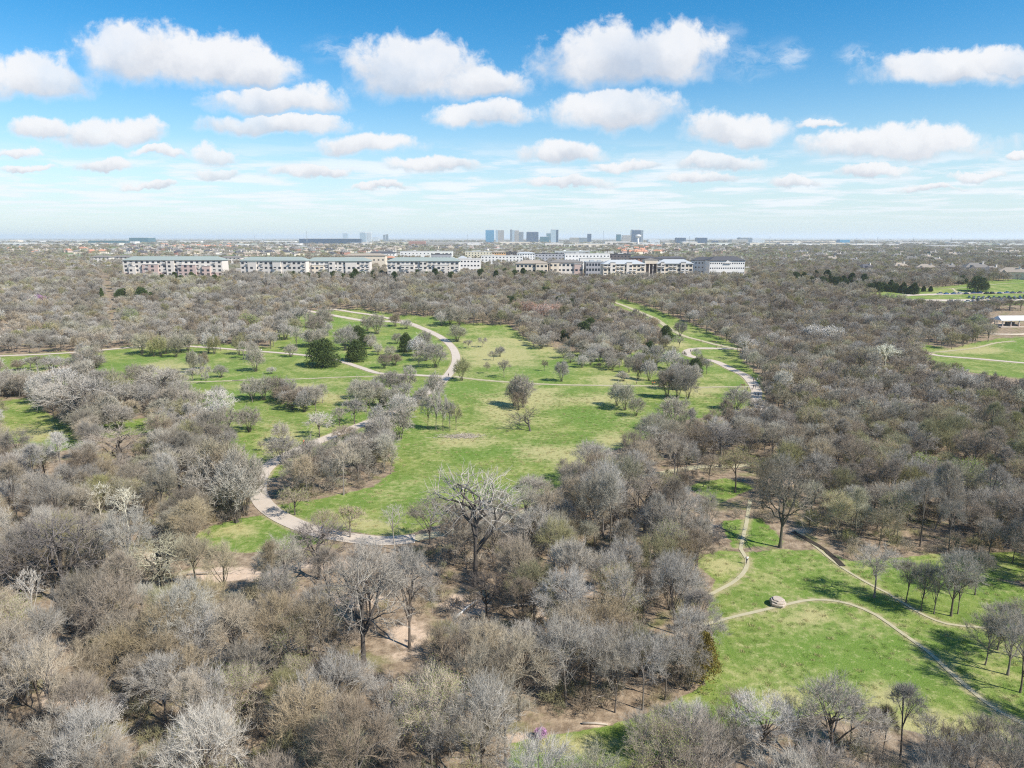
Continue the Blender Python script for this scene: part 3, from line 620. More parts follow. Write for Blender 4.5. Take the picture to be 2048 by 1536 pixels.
HL = [
# left meadow
(385,747,22,42,'b1','slim bare tree left of a small cluster on the lawn below the left concrete path'),
(403,752,22,36,'m1','thin bare tree in the small cluster below the left concrete path'),
(443,755,27,24,'b0_silver','small round bare tree on the lawn between the two left paths, right of the cluster'),
(412,768,15,22,'m3','little slim bare tree standing on the left dirt path'),
(512,743,36,42,'b1','round bare tree between the concrete path and dirt path, right of the small round one'),
(543,748,18,13,'b2_silver','low pale bare bush-like tree just right of the round bare tree'),
(581,714,25,24,'b0_silver','small pale bare tree directly below the concrete path near the big juniper'),
(594,699,30,44,'m0_silver','pale bare tree above the concrete path, left of the big juniper'),
(626,694,36,33,'b1','rounded grey bare tree above the big juniper'),
(692,701,48,42,'b2','broad bare grey tree left of the upper juniper'),
(703,686,30,34,'b0','bare tree behind the upper juniper'),
(754,668,38,36,'b1','rounded bare tree in the grass island inside the curve of the path'),
(735,662,26,28,'b0','bare tree touching the left side of the rounded tree in the path island'),
(791,653,23,24,'b1_brown','small dark bare tree by the inner edge of the upper path'),
(813,658,22,17,'b2_silver','low pale bare tree at the inner edge of the curved path'),
(757,704,14,14,'b1_brown','tiny dark bare tree on the grass left of the twin junipers gap'),
(781,711,22,19,'b0','small bare tree in the middle of the grass island'),
(769,737,26,26,'b2_brown','spreading little bare tree above the path junction, dark at the foot'),
(820,776,28,42,'m1','thin bare tree below the concrete path, left of the junction'),
(838,734,26,30,'m2','bare open tree just above the concrete path near the junction'),
(832,712,34,34,'b_white','pale blossoming tree beside the dark juniper inside the path curve'),
(852,722,36,36,'b0_silver','grey bare tree behind the large one inside the path curve'),
(872,735,46,44,'b2','broad bare tree at the inner edge of the curve above the junction'),
(850,700,30,34,'b1','bare tree at the back of the clump inside the path curve'),
# clump near the outer side of the curve
(884,652,28,26,'b0','bare tree at the left end of the clump outside the top of the curve'),
(900,648,30,30,'b1','bare tree in the middle of the clump outside the top of the curve'),
(918,652,34,36,'b2','tall rounded bare tree at the right end of the clump outside the curve'),
(914,683,36,30,'b1_silver','pale fan-shaped bare tree standing alone outside the curve'),
(923,761,36,42,'b0_olive','dense olive grey tree right beside the path junction'),
(974,747,14,22,'m3_tan','thin small bare tree on the dry grass right of the junction'),
(1008,755,26,33,'m0','open bare tree on the lawn right of the junction above the dirt path'),
(1089,742,15,21,'m3_brown','tiny bare tree left of the darker oval tree'),
(1123,763,28,38,'b1','oval bare tree just above the dirt path in the middle of the lawn'),
(1082,697,32,25,'b0_silver','rounded bare tree at the far edge of the dry grass'),
(1068,692,20,22,'b1','small bare tree touching the rounded one at the far dry grass edge'),
(1140,726,24,18,'b2_silver','low pale bare tree in the middle row of the far lawn'),
(1128,716,26,24,'b0','small bare tree behind the low pale one'),
(1165,712,26,30,'b1','bare tree in the scattered middle clump of the far lawn'),
(1181,731,30,30,'b2','fan-shaped bare tree at the front of the middle clump'),
(1198,722,26,28,'b0','bare tree at the right of the middle clump'),
(1215,724,36,28,'b1_brown','dense brown bare tree right of the middle clump'),
(1246,714,26,38,'m1','taller bare tree behind the brown dense one'),
(1232,700,30,34,'b0','bare tree on the far edge of the lawn beside the taller one'),
(1198,735,10,8,'b2_brown','tiny dark shrub on the lawn below the middle clump'),
# central lawn
(1028,812,40,54,'b0','left half of the tall dense thicket alone on the central lawn'),
(1046,815,42,60,'b1','right half of the tall dense thicket alone on the central lawn'),
(1037,820,34,34,'b2_brown','low brown front tree of the dense thicket on the central lawn'),
(1233,812,34,44,'b0','left tree of the slanting pair right of the central lawn'),
(1250,820,38,48,'b1','middle tree of the slanting thicket right of the central lawn'),
(1272,832,34,34,'b2','small right tree of the slanting thicket right of the central lawn'),
(1247,762,26,18,'b0_silver','low pale tree on the dirt path above the slanting thicket'),
(1276,758,28,38,'b1_brown','dark bare tree on the left of the cluster above the dirt path'),
(1297,762,30,40,'b0','bare tree in the right of the cluster above the dirt path'),
(1312,733,34,40,'b2','bare tree behind the dark juniper of the right cluster'),
(1340,740,44,38,'b0_silver','broad pale round tree in the back of the right cluster'),
(1366,748,34,28,'b1','bare tree low in the back right of the right cluster'),
(1334,796,36,52,'b1_brown','front left dark tree of the big cluster by the dirt path'),
(1355,798,38,54,'b0','front middle tree of the big cluster by the dirt path'),
(1376,797,38,50,'b2','front right tree of the big cluster by the dirt path'),
(1345,780,36,44,'b0_silver','pale rear tree of the big cluster by the dirt path'),
(1385,770,34,38,'b1','rear right tree of the big cluster by the dirt path'),
(1398,744,28,32,'b0_olive','olive grey tree between the big cluster and the right path'),
(1413,748,22,28,'m0','small open bare tree beside the bend of the right concrete path'),
(1368,717,11,14,'m3','tiny bare tree beside the tip of the right path hairpin'),
(1392,722,20,24,'m2_silver','thin pale tree over the edge of the right concrete path'),
(1360,673,28,27,'b0','round bare tree on the far grass strip beside the dirt path'),
(1474,820,54,42,'b0','round grey tree at the right tip of the central lawn'),
(1350,862,70,62,'b2','broad round grey tree at the wood edge left of the lawn tip'),
# thin tall group by the brush pile
(856,858,26,62,'m1','tall thin bare tree at the left of the group beside the brush pile'),
(872,860,30,84,'m3','tallest thin bare tree of the group beside the brush pile'),
(886,862,28,76,'m0','tall thin bare tree second in the group beside the brush pile'),
(900,862,26,58,'m2','slim bare tree in the middle of the group beside the brush pile'),
(912,860,26,50,'m3_olive','olive slim tree at the right of the group beside the brush pile'),
(868,800,40,50,'b0','grey bare tree below the path junction'),(845,812,30,36,'b1','smaller grey tree left of the one below the junction'),
(880,815,24,42,'m1','thin bare tree behind the brush pile group'),
# clumps left of the central path
(505,798,40,38,'b1','left tree of the rounded thicket row on the left lawn'),
(528,800,44,44,'b0','second tree of the rounded thicket row on the left lawn'),
(552,799,44,42,'b2_brown','brown third tree of the rounded thicket row on the left lawn'),
(578,800,36,40,'b0_silver','pale right tree of the rounded thicket row on the left lawn'),
(585,820,40,38,'b1_brown','brown left tree of the second thicket row on the left lawn'),
(608,824,40,42,'b0','middle tree of the second thicket row on the left lawn'),
(632,822,34,46,'m0','right taller tree of the second thicket row on the left lawn'),
(645,806,24,36,'m1','slender tree behind the right end of the second thicket row'),
(437,820,40,46,'m2','open bare tree alone left of the thicket rows'),
(499,864,48,46,'b0','round bare tree alone on the left lawn in a curve of the wood edge'),
(415,855,36,38,'m1_bud','lightly budding tree at the wood edge of the left lawn'),
(393,854,36,14,'b_bud','low bright green shrub at the wood edge of the left lawn'),
(639,874,54,46,'m0_silver','pale open bare tree above the person in orange'),
(523,902,16,20,'m3','tiny bare tree on the lawn left of the orange person'),
(562,884,34,36,'b0_silver','pale bare tree on the lawn left of the orange person'),
(566,928,66,52,'b2','broad grey tree at the outer side of the bending path'),
(709,848,48,48,'m2','open bare tree left of the straight path'),(720,812,42,50,'b0','bare tree at the left end of the row above the straight path'),
(740,815,40,46,'m1','bare tree second in the row above the straight path'),(765,812,26,34,'b1_olive','olive dense tree in the row above the straight path'),
(786,820,46,40,'b2_silver','rounded pale tree beside the straight path'),(807,812,44,44,'m0','grey tree behind the rounded pale one by the straight path'),
(828,822,28,26,'b0','small tree beside the path just before the junction'),(680,855,34,38,'m1','bare tree on the left of the straight path near the low shrubs'),
(688,880,44,18,'b2_brown','low brown shrubby tree on the edge of the straight path'),
(798,878,64,60,'b1','dense round grey tree right of the straight path'),(760,894,56,60,'b0','dense bare tree beside the round grey one right of the path'),
(782,948,34,56,'m3','tall narrow tree at the right end of the path loop grove'),
]
for px, py, w_, h_, key, lab in HL:
    cat = 'shrub' if 'shrub' in lab else 'tree'
    H_(px, py, w_, h_, key, lab, group='bare trees standing in the meadows' if key[0] == 'b' and '_b' not in key else None, cat=cat)
# the grove inside the loop of the path
g_ = np.random.default_rng(5); n_ = 0
for i in range(60):
    px_ = g_.uniform(572, 775); py_ = g_.uniform(905, 1000)
    if py_ < 990 - (px_ - 560) * 0.55 - 10 and px_ < 700 and py_ < 925: continue
    if not inside(np.array([px_]), np.array([py_]), [(575,955),(625,908),(700,890),(775,900),(788,945),(740,965),(700,982),(640,996),(585,1000)])[0]: continue
    x, y = gp(px_, py_)
    if any(math.hypot(x - a, y - b) < 4.2 for a, b, c in TREES): continue
    left_ = 'left' if px_ < 640 else 'middle' if px_ < 710 else 'right'
    back_ = 'front' if py_ > 965 else 'back' if py_ < 930 else 'centre'
    key = ('m0', 'm1', 'b0', 'm3_brown', 'm2')[i % 5]
    put_tree(key, x, y, g_.uniform(.8, 1.05), None, 'bare %s tree in the %s %s of the grove inside the path loop' % ('brown' if 'brown' in key else 'grey bushy' if key == 'b0' else 'grey', back_, left_), group='grove inside the path loop %s %s' % (left_, back_)); n_ += 1
def grove(poly, n, keys, desc, wr=(24, 40), hr=(26, 44), seed=1, gap=3.6):
    g = np.random.default_rng(seed); P_ = np.array(poly, float); k = 0
    for i in range(n * 12):
        if k >= n: break
        px_ = g.uniform(P_[:, 0].min(), P_[:, 0].max()); py_ = g.uniform(P_[:, 1].min(), P_[:, 1].max())
        if not inside(np.array([px_]), np.array([py_]), poly)[0]: continue
        x, y = gp(px_, py_)
        if any(math.hypot(x - a, y - b) < gap for a, b, c in TREES): continue
        if (np.hypot(x - PPv[:, 0], y - PPv[:, 1]) - PWv).min() < 1.5: continue
        key = keys[int(g.integers(0, len(keys)))]; w_ = g.uniform(*wr)
        tone = 'brown' if 'brown' in key else 'pale' if 'silver' in key else 'olive' if 'olive' in key else 'grey'
        shp = {'b0': 'bushy', 'b1': 'dense', 'b2': 'broad bushy', 'm0': 'open', 'm1': 'round', 'm2': 'low round', 'm3': 'slim'}.get(key[:2], 'tall')
        e_ = ('left' if px_ < P_[:, 0].mean() else 'right') + (' back' if py_ < P_[:, 1].mean() else ' front')
        H_(px_, py_, w_, g.uniform(*hr), key, '%s %s bare tree, %s of %s' % (tone, shp, e_, desc)); k += 1
KM = ['b0', 'b1', 'm0', 'm1', 'b2', 'b0_silver', 'm2_silver', 'b1_brown', 'm3', 'b0_olive']
grove([(85,795),(180,785),(255,790),(262,820),(250,868),(150,872),(100,850),(80,810)], 20, KM, 'the big left grove on the meadow', (44, 70), (44, 66), 1, 5)
grove([(262,775),(345,768),(368,780),(372,808),(330,815),(262,805)], 10, KM, 'the grove right of the big left grove', (36, 56), (34, 46), 2, 5)
grove([(0,778),(70,772),(78,795),(40,805),(0,800)], 6, KM, 'the grove at the left edge', (40, 56), (32, 42), 3, 5)
grove([(30,738),(225,728),(225,742),(40,750)], 9, KM, 'the thin row below the far left path', (26, 40), (18, 26), 17, 5)
grove([(570,690),(650,662),(860,690),(868,732),(760,738),(690,700)], 7, ['b0', 'b2', 'm0', 'b1_brown', 'b0_silver'], 'the grass island inside the path curve', (18, 30), (16, 26), 18, 5)
grove([(930,690),(1050,700),(1060,760),(960,765)], 4, ['b0', 'm0', 'b2'], 'the dry grass right of the junction', (14, 22), (12, 20), 19, 6)
grove([(250,700),(418,700),(440,712),(330,716),(258,712)], 12, KM, 'the clump hiding the left concrete path', (24, 38), (26, 40), 4)
grove([(548,640),(640,632),(668,655),(650,690),(560,696),(540,672)], 16, KM, 'the thicket above the big juniper', (24, 38), (24, 36), 5)
grove([(430,700),(520,706),(520,720),(440,726)], 5, KM, 'the trees at the left path above the round bare tree', (24, 34), (26, 36), 6)
grove([(1060,655),(1180,655),(1300,690),(1290,722),(1200,722),(1130,705),(1075,690)], 28, KM, 'the scattered thicket at the far side of the dry grass', (26, 42), (24, 38), 7, 4)
grove([(1150,712),(1290,715),(1300,745),(1250,750),(1160,735)], 13, KM, 'the loose trees below the far thicket', (22, 36), (20, 32), 8, 5)
grove([(1300,730),(1340,730),(1385,762),(1385,785),(1330,780)], 7, KM, 'the right meadow cluster', (26, 38), (24, 36), 9, 4)
grove([(700,790),(780,780),(850,775),(838,800),(770,835),(690,850),(660,850)], 7, KM, 'the row above the straight path', (30, 50), (30, 48), 10, 4)
grove([(740,850),(830,815),(850,850),(810,880),(760,895)], 3, KM, 'the row right of the straight path', (38, 56), (40, 58), 11, 5)
grove([(380,740),(430,735),(430,765),(380,765)], 4, KM, 'the small cluster below the left path', (18, 30), (24, 40), 12)
grove([(300,830),(440,835),(470,880),(440,910),(330,880)], 12, KM, 'the wood edge left of the orange person', (44, 66), (44, 66), 13, 5)
grove([(470,800),(660,800),(650,828),(520,812)], 6, KM, 'the rounded thicket rows', (26, 40), (28, 40), 14, 4)
grove([(410,1000),(500,1000),(505,1050),(420,1055)], 5, ['b0', 'b1', 'b1_brown'], 'the dark clump left of the path loop', (80, 110), (100, 130), 15, 4)
grove([(1900,620),(1990,616),(2048,616),(2048,622),(1985,625),(1900,634)], 15, ['m0', 'm1_brown', 'm2', 'm1_olive'], 'the tree strip below the parked cars', (22, 30), (12, 16), 16, 4)
grove([(1095,990),(1200,945),(1320,890),(1400,900),(1260,975),(1120,1012)], 13, ['n0', 'n1', 'n2_brown', 'n4', 'n3_silver', 'n6', 'n7_brown'], 'the wood edge along the lower right of the meadow', (46, 74), (56, 84), 21, 4.5)
grove([(835,1088),(960,1062),(1080,1030),(1110,1050),(960,1110),(850,1120)], 10, ['n0', 'n1', 'n2_brown', 'n4', 'n3_silver', 'n6', 'n7_brown'], 'the wood edge below the meadow by the gnarled oak', (54, 84), (62, 92), 22, 4.5)
grove([(1290,695),(1360,682),(1372,700),(1310,735)], 5, KM, 'the right meadow by the far path', (16, 28), (16, 24), 23, 5)
EV = [(646,733,62,46,'e0','large dark green round juniper beside the left concrete path, biggest of the lawn junipers'),(714,722,38,38,'e1','round juniper in front of the taller one in the grass island'),
(717,692,32,36,'e0','upper juniper behind the round one in the grass island'),(812,704,28,34,'e1','dark juniper left of the blossoming tree inside the path curve'),
(1299,713,22,28,'e0','dark juniper behind the bare cluster on the right lawn'),(1332,680,26,26,'e1','dark juniper at the foot of the far dirt path'),(1389,750,28,30,'e1','olive dark juniper between big cluster and right path'),
(1349,708,7,11,'e2','very small lone juniper on the right lawn'),(1167,678,34,32,'e0','large juniper at the far edge of the central lawn'),(1180,660,24,22,'e1','smaller juniper behind the large one at the far lawn edge'),
(766,812,14,26,'e2','narrow dark juniper hidden among bare trees above the straight path'),
(245,600,26,20,'e0','left one of two big round junipers in the grey wood before the left apartments'),(284,606,28,28,'e1','right big juniper in the grey wood before the left apartments'),(302,602,14,16,'e1','smaller juniper touching the right big one'),
(324,608,10,14,'e2','small juniper right of the two big ones'),(205,605,9,26,'e2','slim juniper beside the cut through the left wood'),(158,583,11,9,'e1','small dark juniper in the left grey wood'),(234,566,12,10,'e0','small juniper at the foot of the left apartments'),(190,578,10,10,'e1','small juniper above the wood cut'),
(526,578,12,14,'e2','small pointed juniper below the second apartment block'),(1405,1368,62,104,'e_rust','rusty green tall juniper at the edge of the near right meadow'),
(1128,682,20,20,'e1','small juniper at the far wood edge beyond the dry grass'),(2044,860,30,40,'e0','dark juniper at the right edge of the photo'),
(1955,583,34,18,'e0','large dark juniper on the lawn behind the parked cars'),(1827,588,14,14,'e2','bright green small juniper before the parking'),(1847,583,8,10,'e2','tiny juniper left of the parking lawn'),(1861,583,8,9,'e2','second tiny juniper left of the parking lawn'),(1925,567,18,12,'e1','dark juniper left of the large one behind the cars')]
for px, py, w_, h_, key, lab in EV: H_(px, py, w_, h_, key, lab, group=None)
rngE = np.random.default_rng(8)
rows = [(560,905,555,566,26,'in the dark band below the left apartments'),(1590,1830,562,592,30,'in the dark band of the right wood'),(960,1100,553,562,9,'below the pale middle buildings'),(1240,1300,548,556,8,'before the colonnaded apartments'),(300,440,560,575,8,'below the first apartment block'),(1000,1180,575,620,8,'scattered in the far middle wood')]
for x0, x1, y0, y1, n, where in rows:
    for i in range(n):
        px_ = x0 + (x1 - x0) * (i + rngE.uniform(0, 1)) / n; py_ = rngE.uniform(y0, y1) if x0 != 1590 else 562 + (px_ - 1590) / 240 * 24 + rngE.uniform(-6, 6)
        H_(px_, py_, rngE.uniform(12, 19), rngE.uniform(11, 17), 'e%d' % (i % 3), '%s dark green juniper %s' % (('round', 'squat', 'slender')[i % 3], near_lm(px_, py_, JL)))
OAKS = [(950,1172,185,228,'oakh','huge gnarled grey oak with bare open crown rising before the meadow edge'),(973,1235,95,90,'oak1_dark','dark crooked oak directly in front of the huge grey oak'),
(727,1330,215,205,'oak1','large brownish spreading tree in the sandy clearing of the near wood'),(640,1158,160,100,'oak1_dark','dark sprawling oak below the bend of the concrete path'),
(1560,1095,125,145,'oak1_dark','big twin-trunk oak behind the near right meadow'),(1290,1065,140,110,'oak1_brown','brown vase-shaped oak in the wood right of the meadow'),
(1440,935,120,80,'oak0_dark','dark oak in the wood edge below the central lawn tip'),(1225,0,0,0,None,None),(130,1210,220,170,'oak1_dark','dark sprawling oak low in the left near wood'),(330,1200,160,120,'oak0','grey gnarled oak leaning over the left clearing'),
(1720,752,60,44,'oak0_dark','dark oak standing out of the brown wood on the right'),(1590,1010,80,70,'oak0','grey oak behind the twin-trunk oak'),(165,860,150,90,'oak0','large grey oak in the middle of the left grove'),
(330,800,90,60,'oak1','broad grey oak right of the left grove'),(240,940,120,80,'oak1_brown','brown oak at the top of the left wood'),(360,990,120,90,'oak0','grey oak in the left wood near the path loop'),(1590,1530,120,130,'oak0_bud','budding tree at the bottom edge before the near meadow')]
for px, py, w_, h_, key, lab in OAKS:
    if key: H_(px, py, w_, h_, key, lab)
for px, py, w_, h_, key, lab in [(1060,862,80,46,'fallen','leaning half-fallen dark tree on the central lawn')]: H_(px, py, w_, h_, key, lab, tilt=0.5)
SY = [(205,1050,58,80,'syc0','pale yellow-white sycamore at the left of the pair in the left wood'),(258,1065,66,88,'syc1','pale white sycamore at the right of the pair in the left wood'),(70,1260,60,120,'syc0','tall pale-trunked sycamore at the far left'),(320,1190,54,90,'syc1','leaning pale sycamore near the left clearing'),
(790,1100,48,90,'syc0','pale slim sycamore over the near bend of the path'),(1490,720,44,40,'syc1','pale sycamore over the right wood edge'),(1770,740,50,46,'syc0','pale creamy sycamore at the left end of the right field')]
for px, py, w_, h_, key, lab in SY: H_(px, py, w_, h_, key, lab)
BL = [(1630,688,44,34,'b_white','pinkish white blossoming tree at the left of the pair in the brown wood'),(1665,690,44,34,'b_white','pinkish white blossoming tree at the right of the pair in the brown wood'),(1662,945,26,26,'b_white','small white blossoming tree in the right wood'),
(1835,0,0,0,None,None),(60,612,22,12,'b_pink','pink redbud blooming at the left of the pair in the far left wood'),(83,612,30,14,'b_pink','pink redbud blooming at the right of the pair in the far left wood'),(1082,1478,24,20,'b_pinkn','small pale purple redbud at the near bottom clearing'),(225,1445,60,50,'b_white','whitish flowering bush in the left foreground'),
(1055,632,40,26,'b_rust','rust coloured tree at the left of the far middle wood trio'),(1085,640,44,28,'b_rust','rust coloured tree in the middle of the far wood trio'),(1110,634,34,24,'b_rust','rust coloured tree at the right of the far wood trio'),(1035,622,26,18,'b_rust','small rust coloured tree behind the trio'),
(1238,640,22,18,'b_bud','bright yellow green tree beside the far dirt path'),(1140,632,20,16,'b_bud','light green tree right of the rusty trio'),(1355,0,0,0,None,None),
(590,1030,60,50,'m0_bud','yellow green budding tree inside the loop of the path'),(650,1090,60,70,'n0_bud','yellow green budding tree at the front of the path loop'),(700,1075,70,60,'m1_bud','wide budding tree on the near bend of the path'),
(110,578,24,12,'b_bud','light green tree in the far left wood'),(1560,0,0,0,None,None),(1470,985,80,80,'n1_bud','yellow green budding tree beside the sandy bank in the right wood'),(130,1020,0,0,None,None),
(1850,950,60,40,'b_bud','bright green tree in the green patch of the right wood'),(1930,970,70,50,'b_bud','broad fresh green tree in the green patch of the right wood'),(1995,1000,60,40,'b_bud','fresh green tree at the right border of the green patch'),(2030,920,50,36,'b_bud','green tree at the right edge above the green patch'),
(1655,850,20,24,'b_bud','small fresh green tree in the right wood'),(1870,652,30,24,'b_bud','light green tree before the parking lot'),(1955,660,36,28,'b_bud','light green tree left of the pavilion'),(1925,668,24,16,'b_bud','low light green tree left of the pavilion one'),(395,598,18,12,'b_bud','yellow green tree in the far left middle wood'),(500,660,40,30,'b_bud','light green tree behind the left meadow'),(265,650,28,30,'b_bud','light green tree at the left meadow edge'),(530,655,26,22,'m2_bud','pale green tree beside the light green one behind the left meadow')]
for px, py, w_, h_, key, lab in BL:
    if key: H_(px, py, w_, h_, key, lab)
# lone and grouped trees of the near right meadow
for px, py, w_, h_, key, lab in [(1748,1195,88,100,'n1','bare tree alone beside the narrow trail of the near right meadow'),
 (1812,1205,54,80,'n4','slim bare tree at the left of the row behind the narrow trail'),(1842,1222,56,96,'n2','bare tree second in the row behind the narrow trail'),(1868,1228,60,98,'n0','bare tree third in the row behind the narrow trail'),(1902,1232,84,130,'n3','broadest bare tree of the row behind the narrow trail'),(1915,1228,50,80,'n4','slim bare tree right of the broadest one in the row'),(1950,1190,56,90,'n1','bare tree behind the right end of the row'),
 (1970,1330,80,100,'n2','bare tree at the left of the clump by the right edge'),(2015,1350,90,130,'n3','tall bare tree in the clump by the right edge'),(2040,1385,90,140,'n0','bare tree at the front of the clump by the right edge'),(1995,1300,70,90,'n4','bare tree at the back of the clump by the right edge'),(2060,1320,90,120,'n1','bare tree cut by the right edge'),
 (1975,1120,50,80,'n4','slim bare tree on the green strip at right'),(2025,1125,50,84,'n2','bare tree on the green strip near the right edge'),(1800,1525,70,160,'n5','thin young tree at the bottom before the near meadow'),
 (1285,1525,90,100,'n0_silver','pale bare tree at the left end of the bottom row'),(1330,1500,80,90,'n2','grey bare tree second in the bottom row'),(1375,1530,110,130,'n3_silver','wide silvery tree third in the bottom row'),(1440,1545,110,130,'n7','many-stemmed grey tree in the middle of the bottom row'),(1470,1475,80,100,'n6_brown','sparse brown tree above the middle of the bottom row'),(1520,1540,120,150,'n1_silver','tall silvery tree right of the middle in the bottom row'),
 (1660,1545,170,180,'n3','biggest spreading tree of the bottom row beside the white limb'),(1700,1500,50,110,'n5','slender tree right of the white leaning limb'),(1735,1530,50,120,'n5_brown','slender brown tree in the thin group at the bottom'),(1765,1510,46,100,'n4_brown','brown slim tree in the thin group at the bottom'),(1850,1545,80,120,'n6','sparse crooked tree in the bottom row right of the thin group'),(1900,1560,90,110,'n7_brown','low brown many-stemmed tree near the bottom right corner'),(2010,1560,110,120,'n0','bare tree filling the bottom right corner'),
 (1395,1300,60,120,'n5_brown','brown slim tree above the rusty juniper'),(1375,1380,80,120,'n7','many-stemmed tree left of the rusty juniper'),(1330,1400,80,130,'n1_silver','tall silvery tree at the lower edge of the grey grove'),(1285,1420,90,150,'n1','tall grey tree at the bottom edge of the grey grove'),(1230,1425,80,150,'n0_silver','silvery tree at the bottom left of the grey grove'),(1180,1400,90,150,'n1_silver','tall silvery tree left in the grey grove'),(1130,1290,120,150,'n3_silver','broad silvery tree at the top of the grey grove'),(1950,1540,80,110,'n2','small round tree at the bottom right corner')]:
    H_(px, py, w_, h_, key, lab)
# ---- the woods: scattered by area
def wood_points(y0, y1, sp, seed, keep=None, half=0.80):
    g = np.random.default_rng(seed); ys = np.arange(y0, y1, sp * 0.87); out = []
    for i, yy in enumerate(ys):
        xs = np.arange(-half * yy - 12, half * yy + 12, sp) + (i % 2) * sp / 2
        out.append(np.stack([xs, np.full(len(xs), yy)], 1))
    P = np.vstack(out); P += g.uniform(-.38, .38, P.shape) * sp
    return P
PP = np.vstack([p for p, _ in PATHPTS]); PW = np.concatenate([np.full(len(p), r) for p, r in PATHPTS])
def clear(P, extra=2.0, tr=True, tf=1.0):
    ok = np.ones(len(P), bool)
    for s in range(0, len(P), 2000):
        q = P[s:s + 2000]; d = np.hypot(q[:, None, 0] - PP[None, :, 0], q[:, None, 1] - PP[None, :, 1]) - PW[None]
        ok[s:s + 2000] &= d.min(1) > extra
        if tr and TREES:
            T = np.array(TREES); d = np.hypot(q[:, None, 0] - T[None, :, 0], q[:, None, 1] - T[None, :, 1]) - T[None, :, 2] * tf
            ok[s:s + 2000] &= d.min(1) > 0.8
    return ok
def kinds_at(px, py):
    """weights of tree looks over the photograph"""
    if py > 1000: 
        if px < 700: return dict(tan=4, grey=3, brown=2, silver=2, bud=.5, olive=1)
        if px < 1400: return dict(silver=2.5, grey=4, brown=2.4, tan=2, bud=.7, olive=1.2)
        return dict(brown=3, grey=3.5, olive=1.2, silver=1, bud=.6)
    if px < 950: return dict(grey=5, silver=3.2, brown=1.4, tan=1.2, bud=.35, olive=.6)
    if px > 1700 and py > 870: return dict(brown=3, grey=2, olive=3.5, bud=1.0)
    return dict(brown=5, grey=3.5, silver=1.4, tan=1.6, olive=1.5, bud=.35)
KEEP = GRASS + [[(1830,580),(2120,575),(2120,600),(1840,600)],[(1990,618),(2120,618),(2120,660),(2000,655)],[(244,500),(443,500),(443,549),(244,546)],[(478,500),(738,500),(738,541),(478,541)],[(774,500),(918,500),(918,540),(774,540)],[(1207,500),(1491,500),(1491,534),(1207,540)],[(1060,1450),(1110,1450),(1110,1482),(1060,1482)],[(790,1290),(860,1275),(880,1310),(800,1330)],
 [(640,1120),(860,1100),(850,1118),(640,1140)],[(0,640),(10,640),(10,690),(0,690)]]
PPX = [catmull(q, 8.0) for q in ([(640,1065),(590,1048),(548,1026),(522,1000),(516,970),(530,940),(565,915),(620,890),(690,862),(760,835),(820,805),(868,776),(898,748),(912,722)],[(765,1082),(700,1076),(640,1065)],[(1470,930),(1500,926)],[(0,712),(80,709),(150,705)],[(1513,790),(1513,782),(1503,764)],[(1493,1045),(1485,1078)],[(1600,1070),(1638,1099)])]
PPX = np.vstack(PPX)
def no_cover(P, sc=1.0, tall=8.5):
    """a tree is left out where its crown would stand before something the photograph shows"""
    ok = np.ones(len(P), bool); z = hgt(P[:, 0], P[:, 1])
    for hh, lim in ((3.5, 4.0), (6.0, 4.0), (tall, 6.0)):
        px, py = proj(P[:, 0], P[:, 1], z + hh); rad = 3.2 * FPX / np.maximum(P[:, 1], 1)
        g = np.full(len(P), -1e9)
        for p in KEEP: g = np.maximum(g, sdist(px, py, p))
        for p, yy in HK: g = np.maximum(g, np.where(P[:, 1] < yy, sdist(px, py, p) - 4, -99))
        ok &= g < lim - np.minimum(rad * .35, 9)
        if hh < 7:
            dd = np.hypot(px[:, None] - PPX[None, :, 0], 1.3 * (py[:, None] - PPX[None, :, 1])).min(1); ok &= dd > rad * .8 + 4
    return P[ok]
P = np.vstack([wood_points(60, 235, 5.7, 21, half=1.05), wood_points(235, 790, 6.7, 22, half=1.0)]); px, py, gg, ss, aa = fields(P[:, 0], P[:, 1])
vis = (px > -900) & (px < 2950) & (py < 1900)
nz = np.sin(P[:, 0] / 13 + 2 * np.sin(P[:, 1] / 19)) * np.cos(P[:, 1] / 11)
keepp = RNG.uniform(0, 1, len(P)) < np.where(aa > 0.3, 0.30, 0.93) * np.where(P[:, 1] < 200, np.where(nz > .55, .55, .95), 1)
P = P[vis & (gg < -1) & keepp]; P = P[clear(P, 1.6)]; P = no_cover(P)
# clearings for the parking, the pavilion and the buildings
def cut(P, polys):
    px, py = proj(P[:, 0], P[:, 1], hgt(P[:, 0], P[:, 1])); ok = np.ones(len(P), bool)
    for p in polys: ok &= ~inside(px, py, p)
    return P[ok]
CUTS = [[(1800,582),(2200,575),(2200,615),(1880,612)],[(1975,628),(2090,622),(2100,690),(1985,685)],[(240,545),(446,545),(446,566),(240,562)],[(476,543),(742,543),(742,552),(476,554)],[(770,543),(922,543),(922,552),(770,552)],[(1020,540),(1500,538),(1500,560),(1180,566),(1020,550)],
 [(185,530),(215,530),(222,560),(235,600),(238,690),(225,695),(215,640),(208,590),(195,560)]]
P = cut(P, CUTS)
order = np.argsort(np.hypot(P[:, 0], P[:, 1])); P = P[order]
px, py, gg, ss, aa = fields(P[:, 0], P[:, 1])
lx, ly = [], []
region = near_lm
SHADE = {'grey': 'grey', 'silver': 'pale silvery', 'brown': 'brown', 'tan': 'tan', 'olive': 'olive tinged', 'bud': 'yellow green budding'}
stuff = []; n_ind = 0
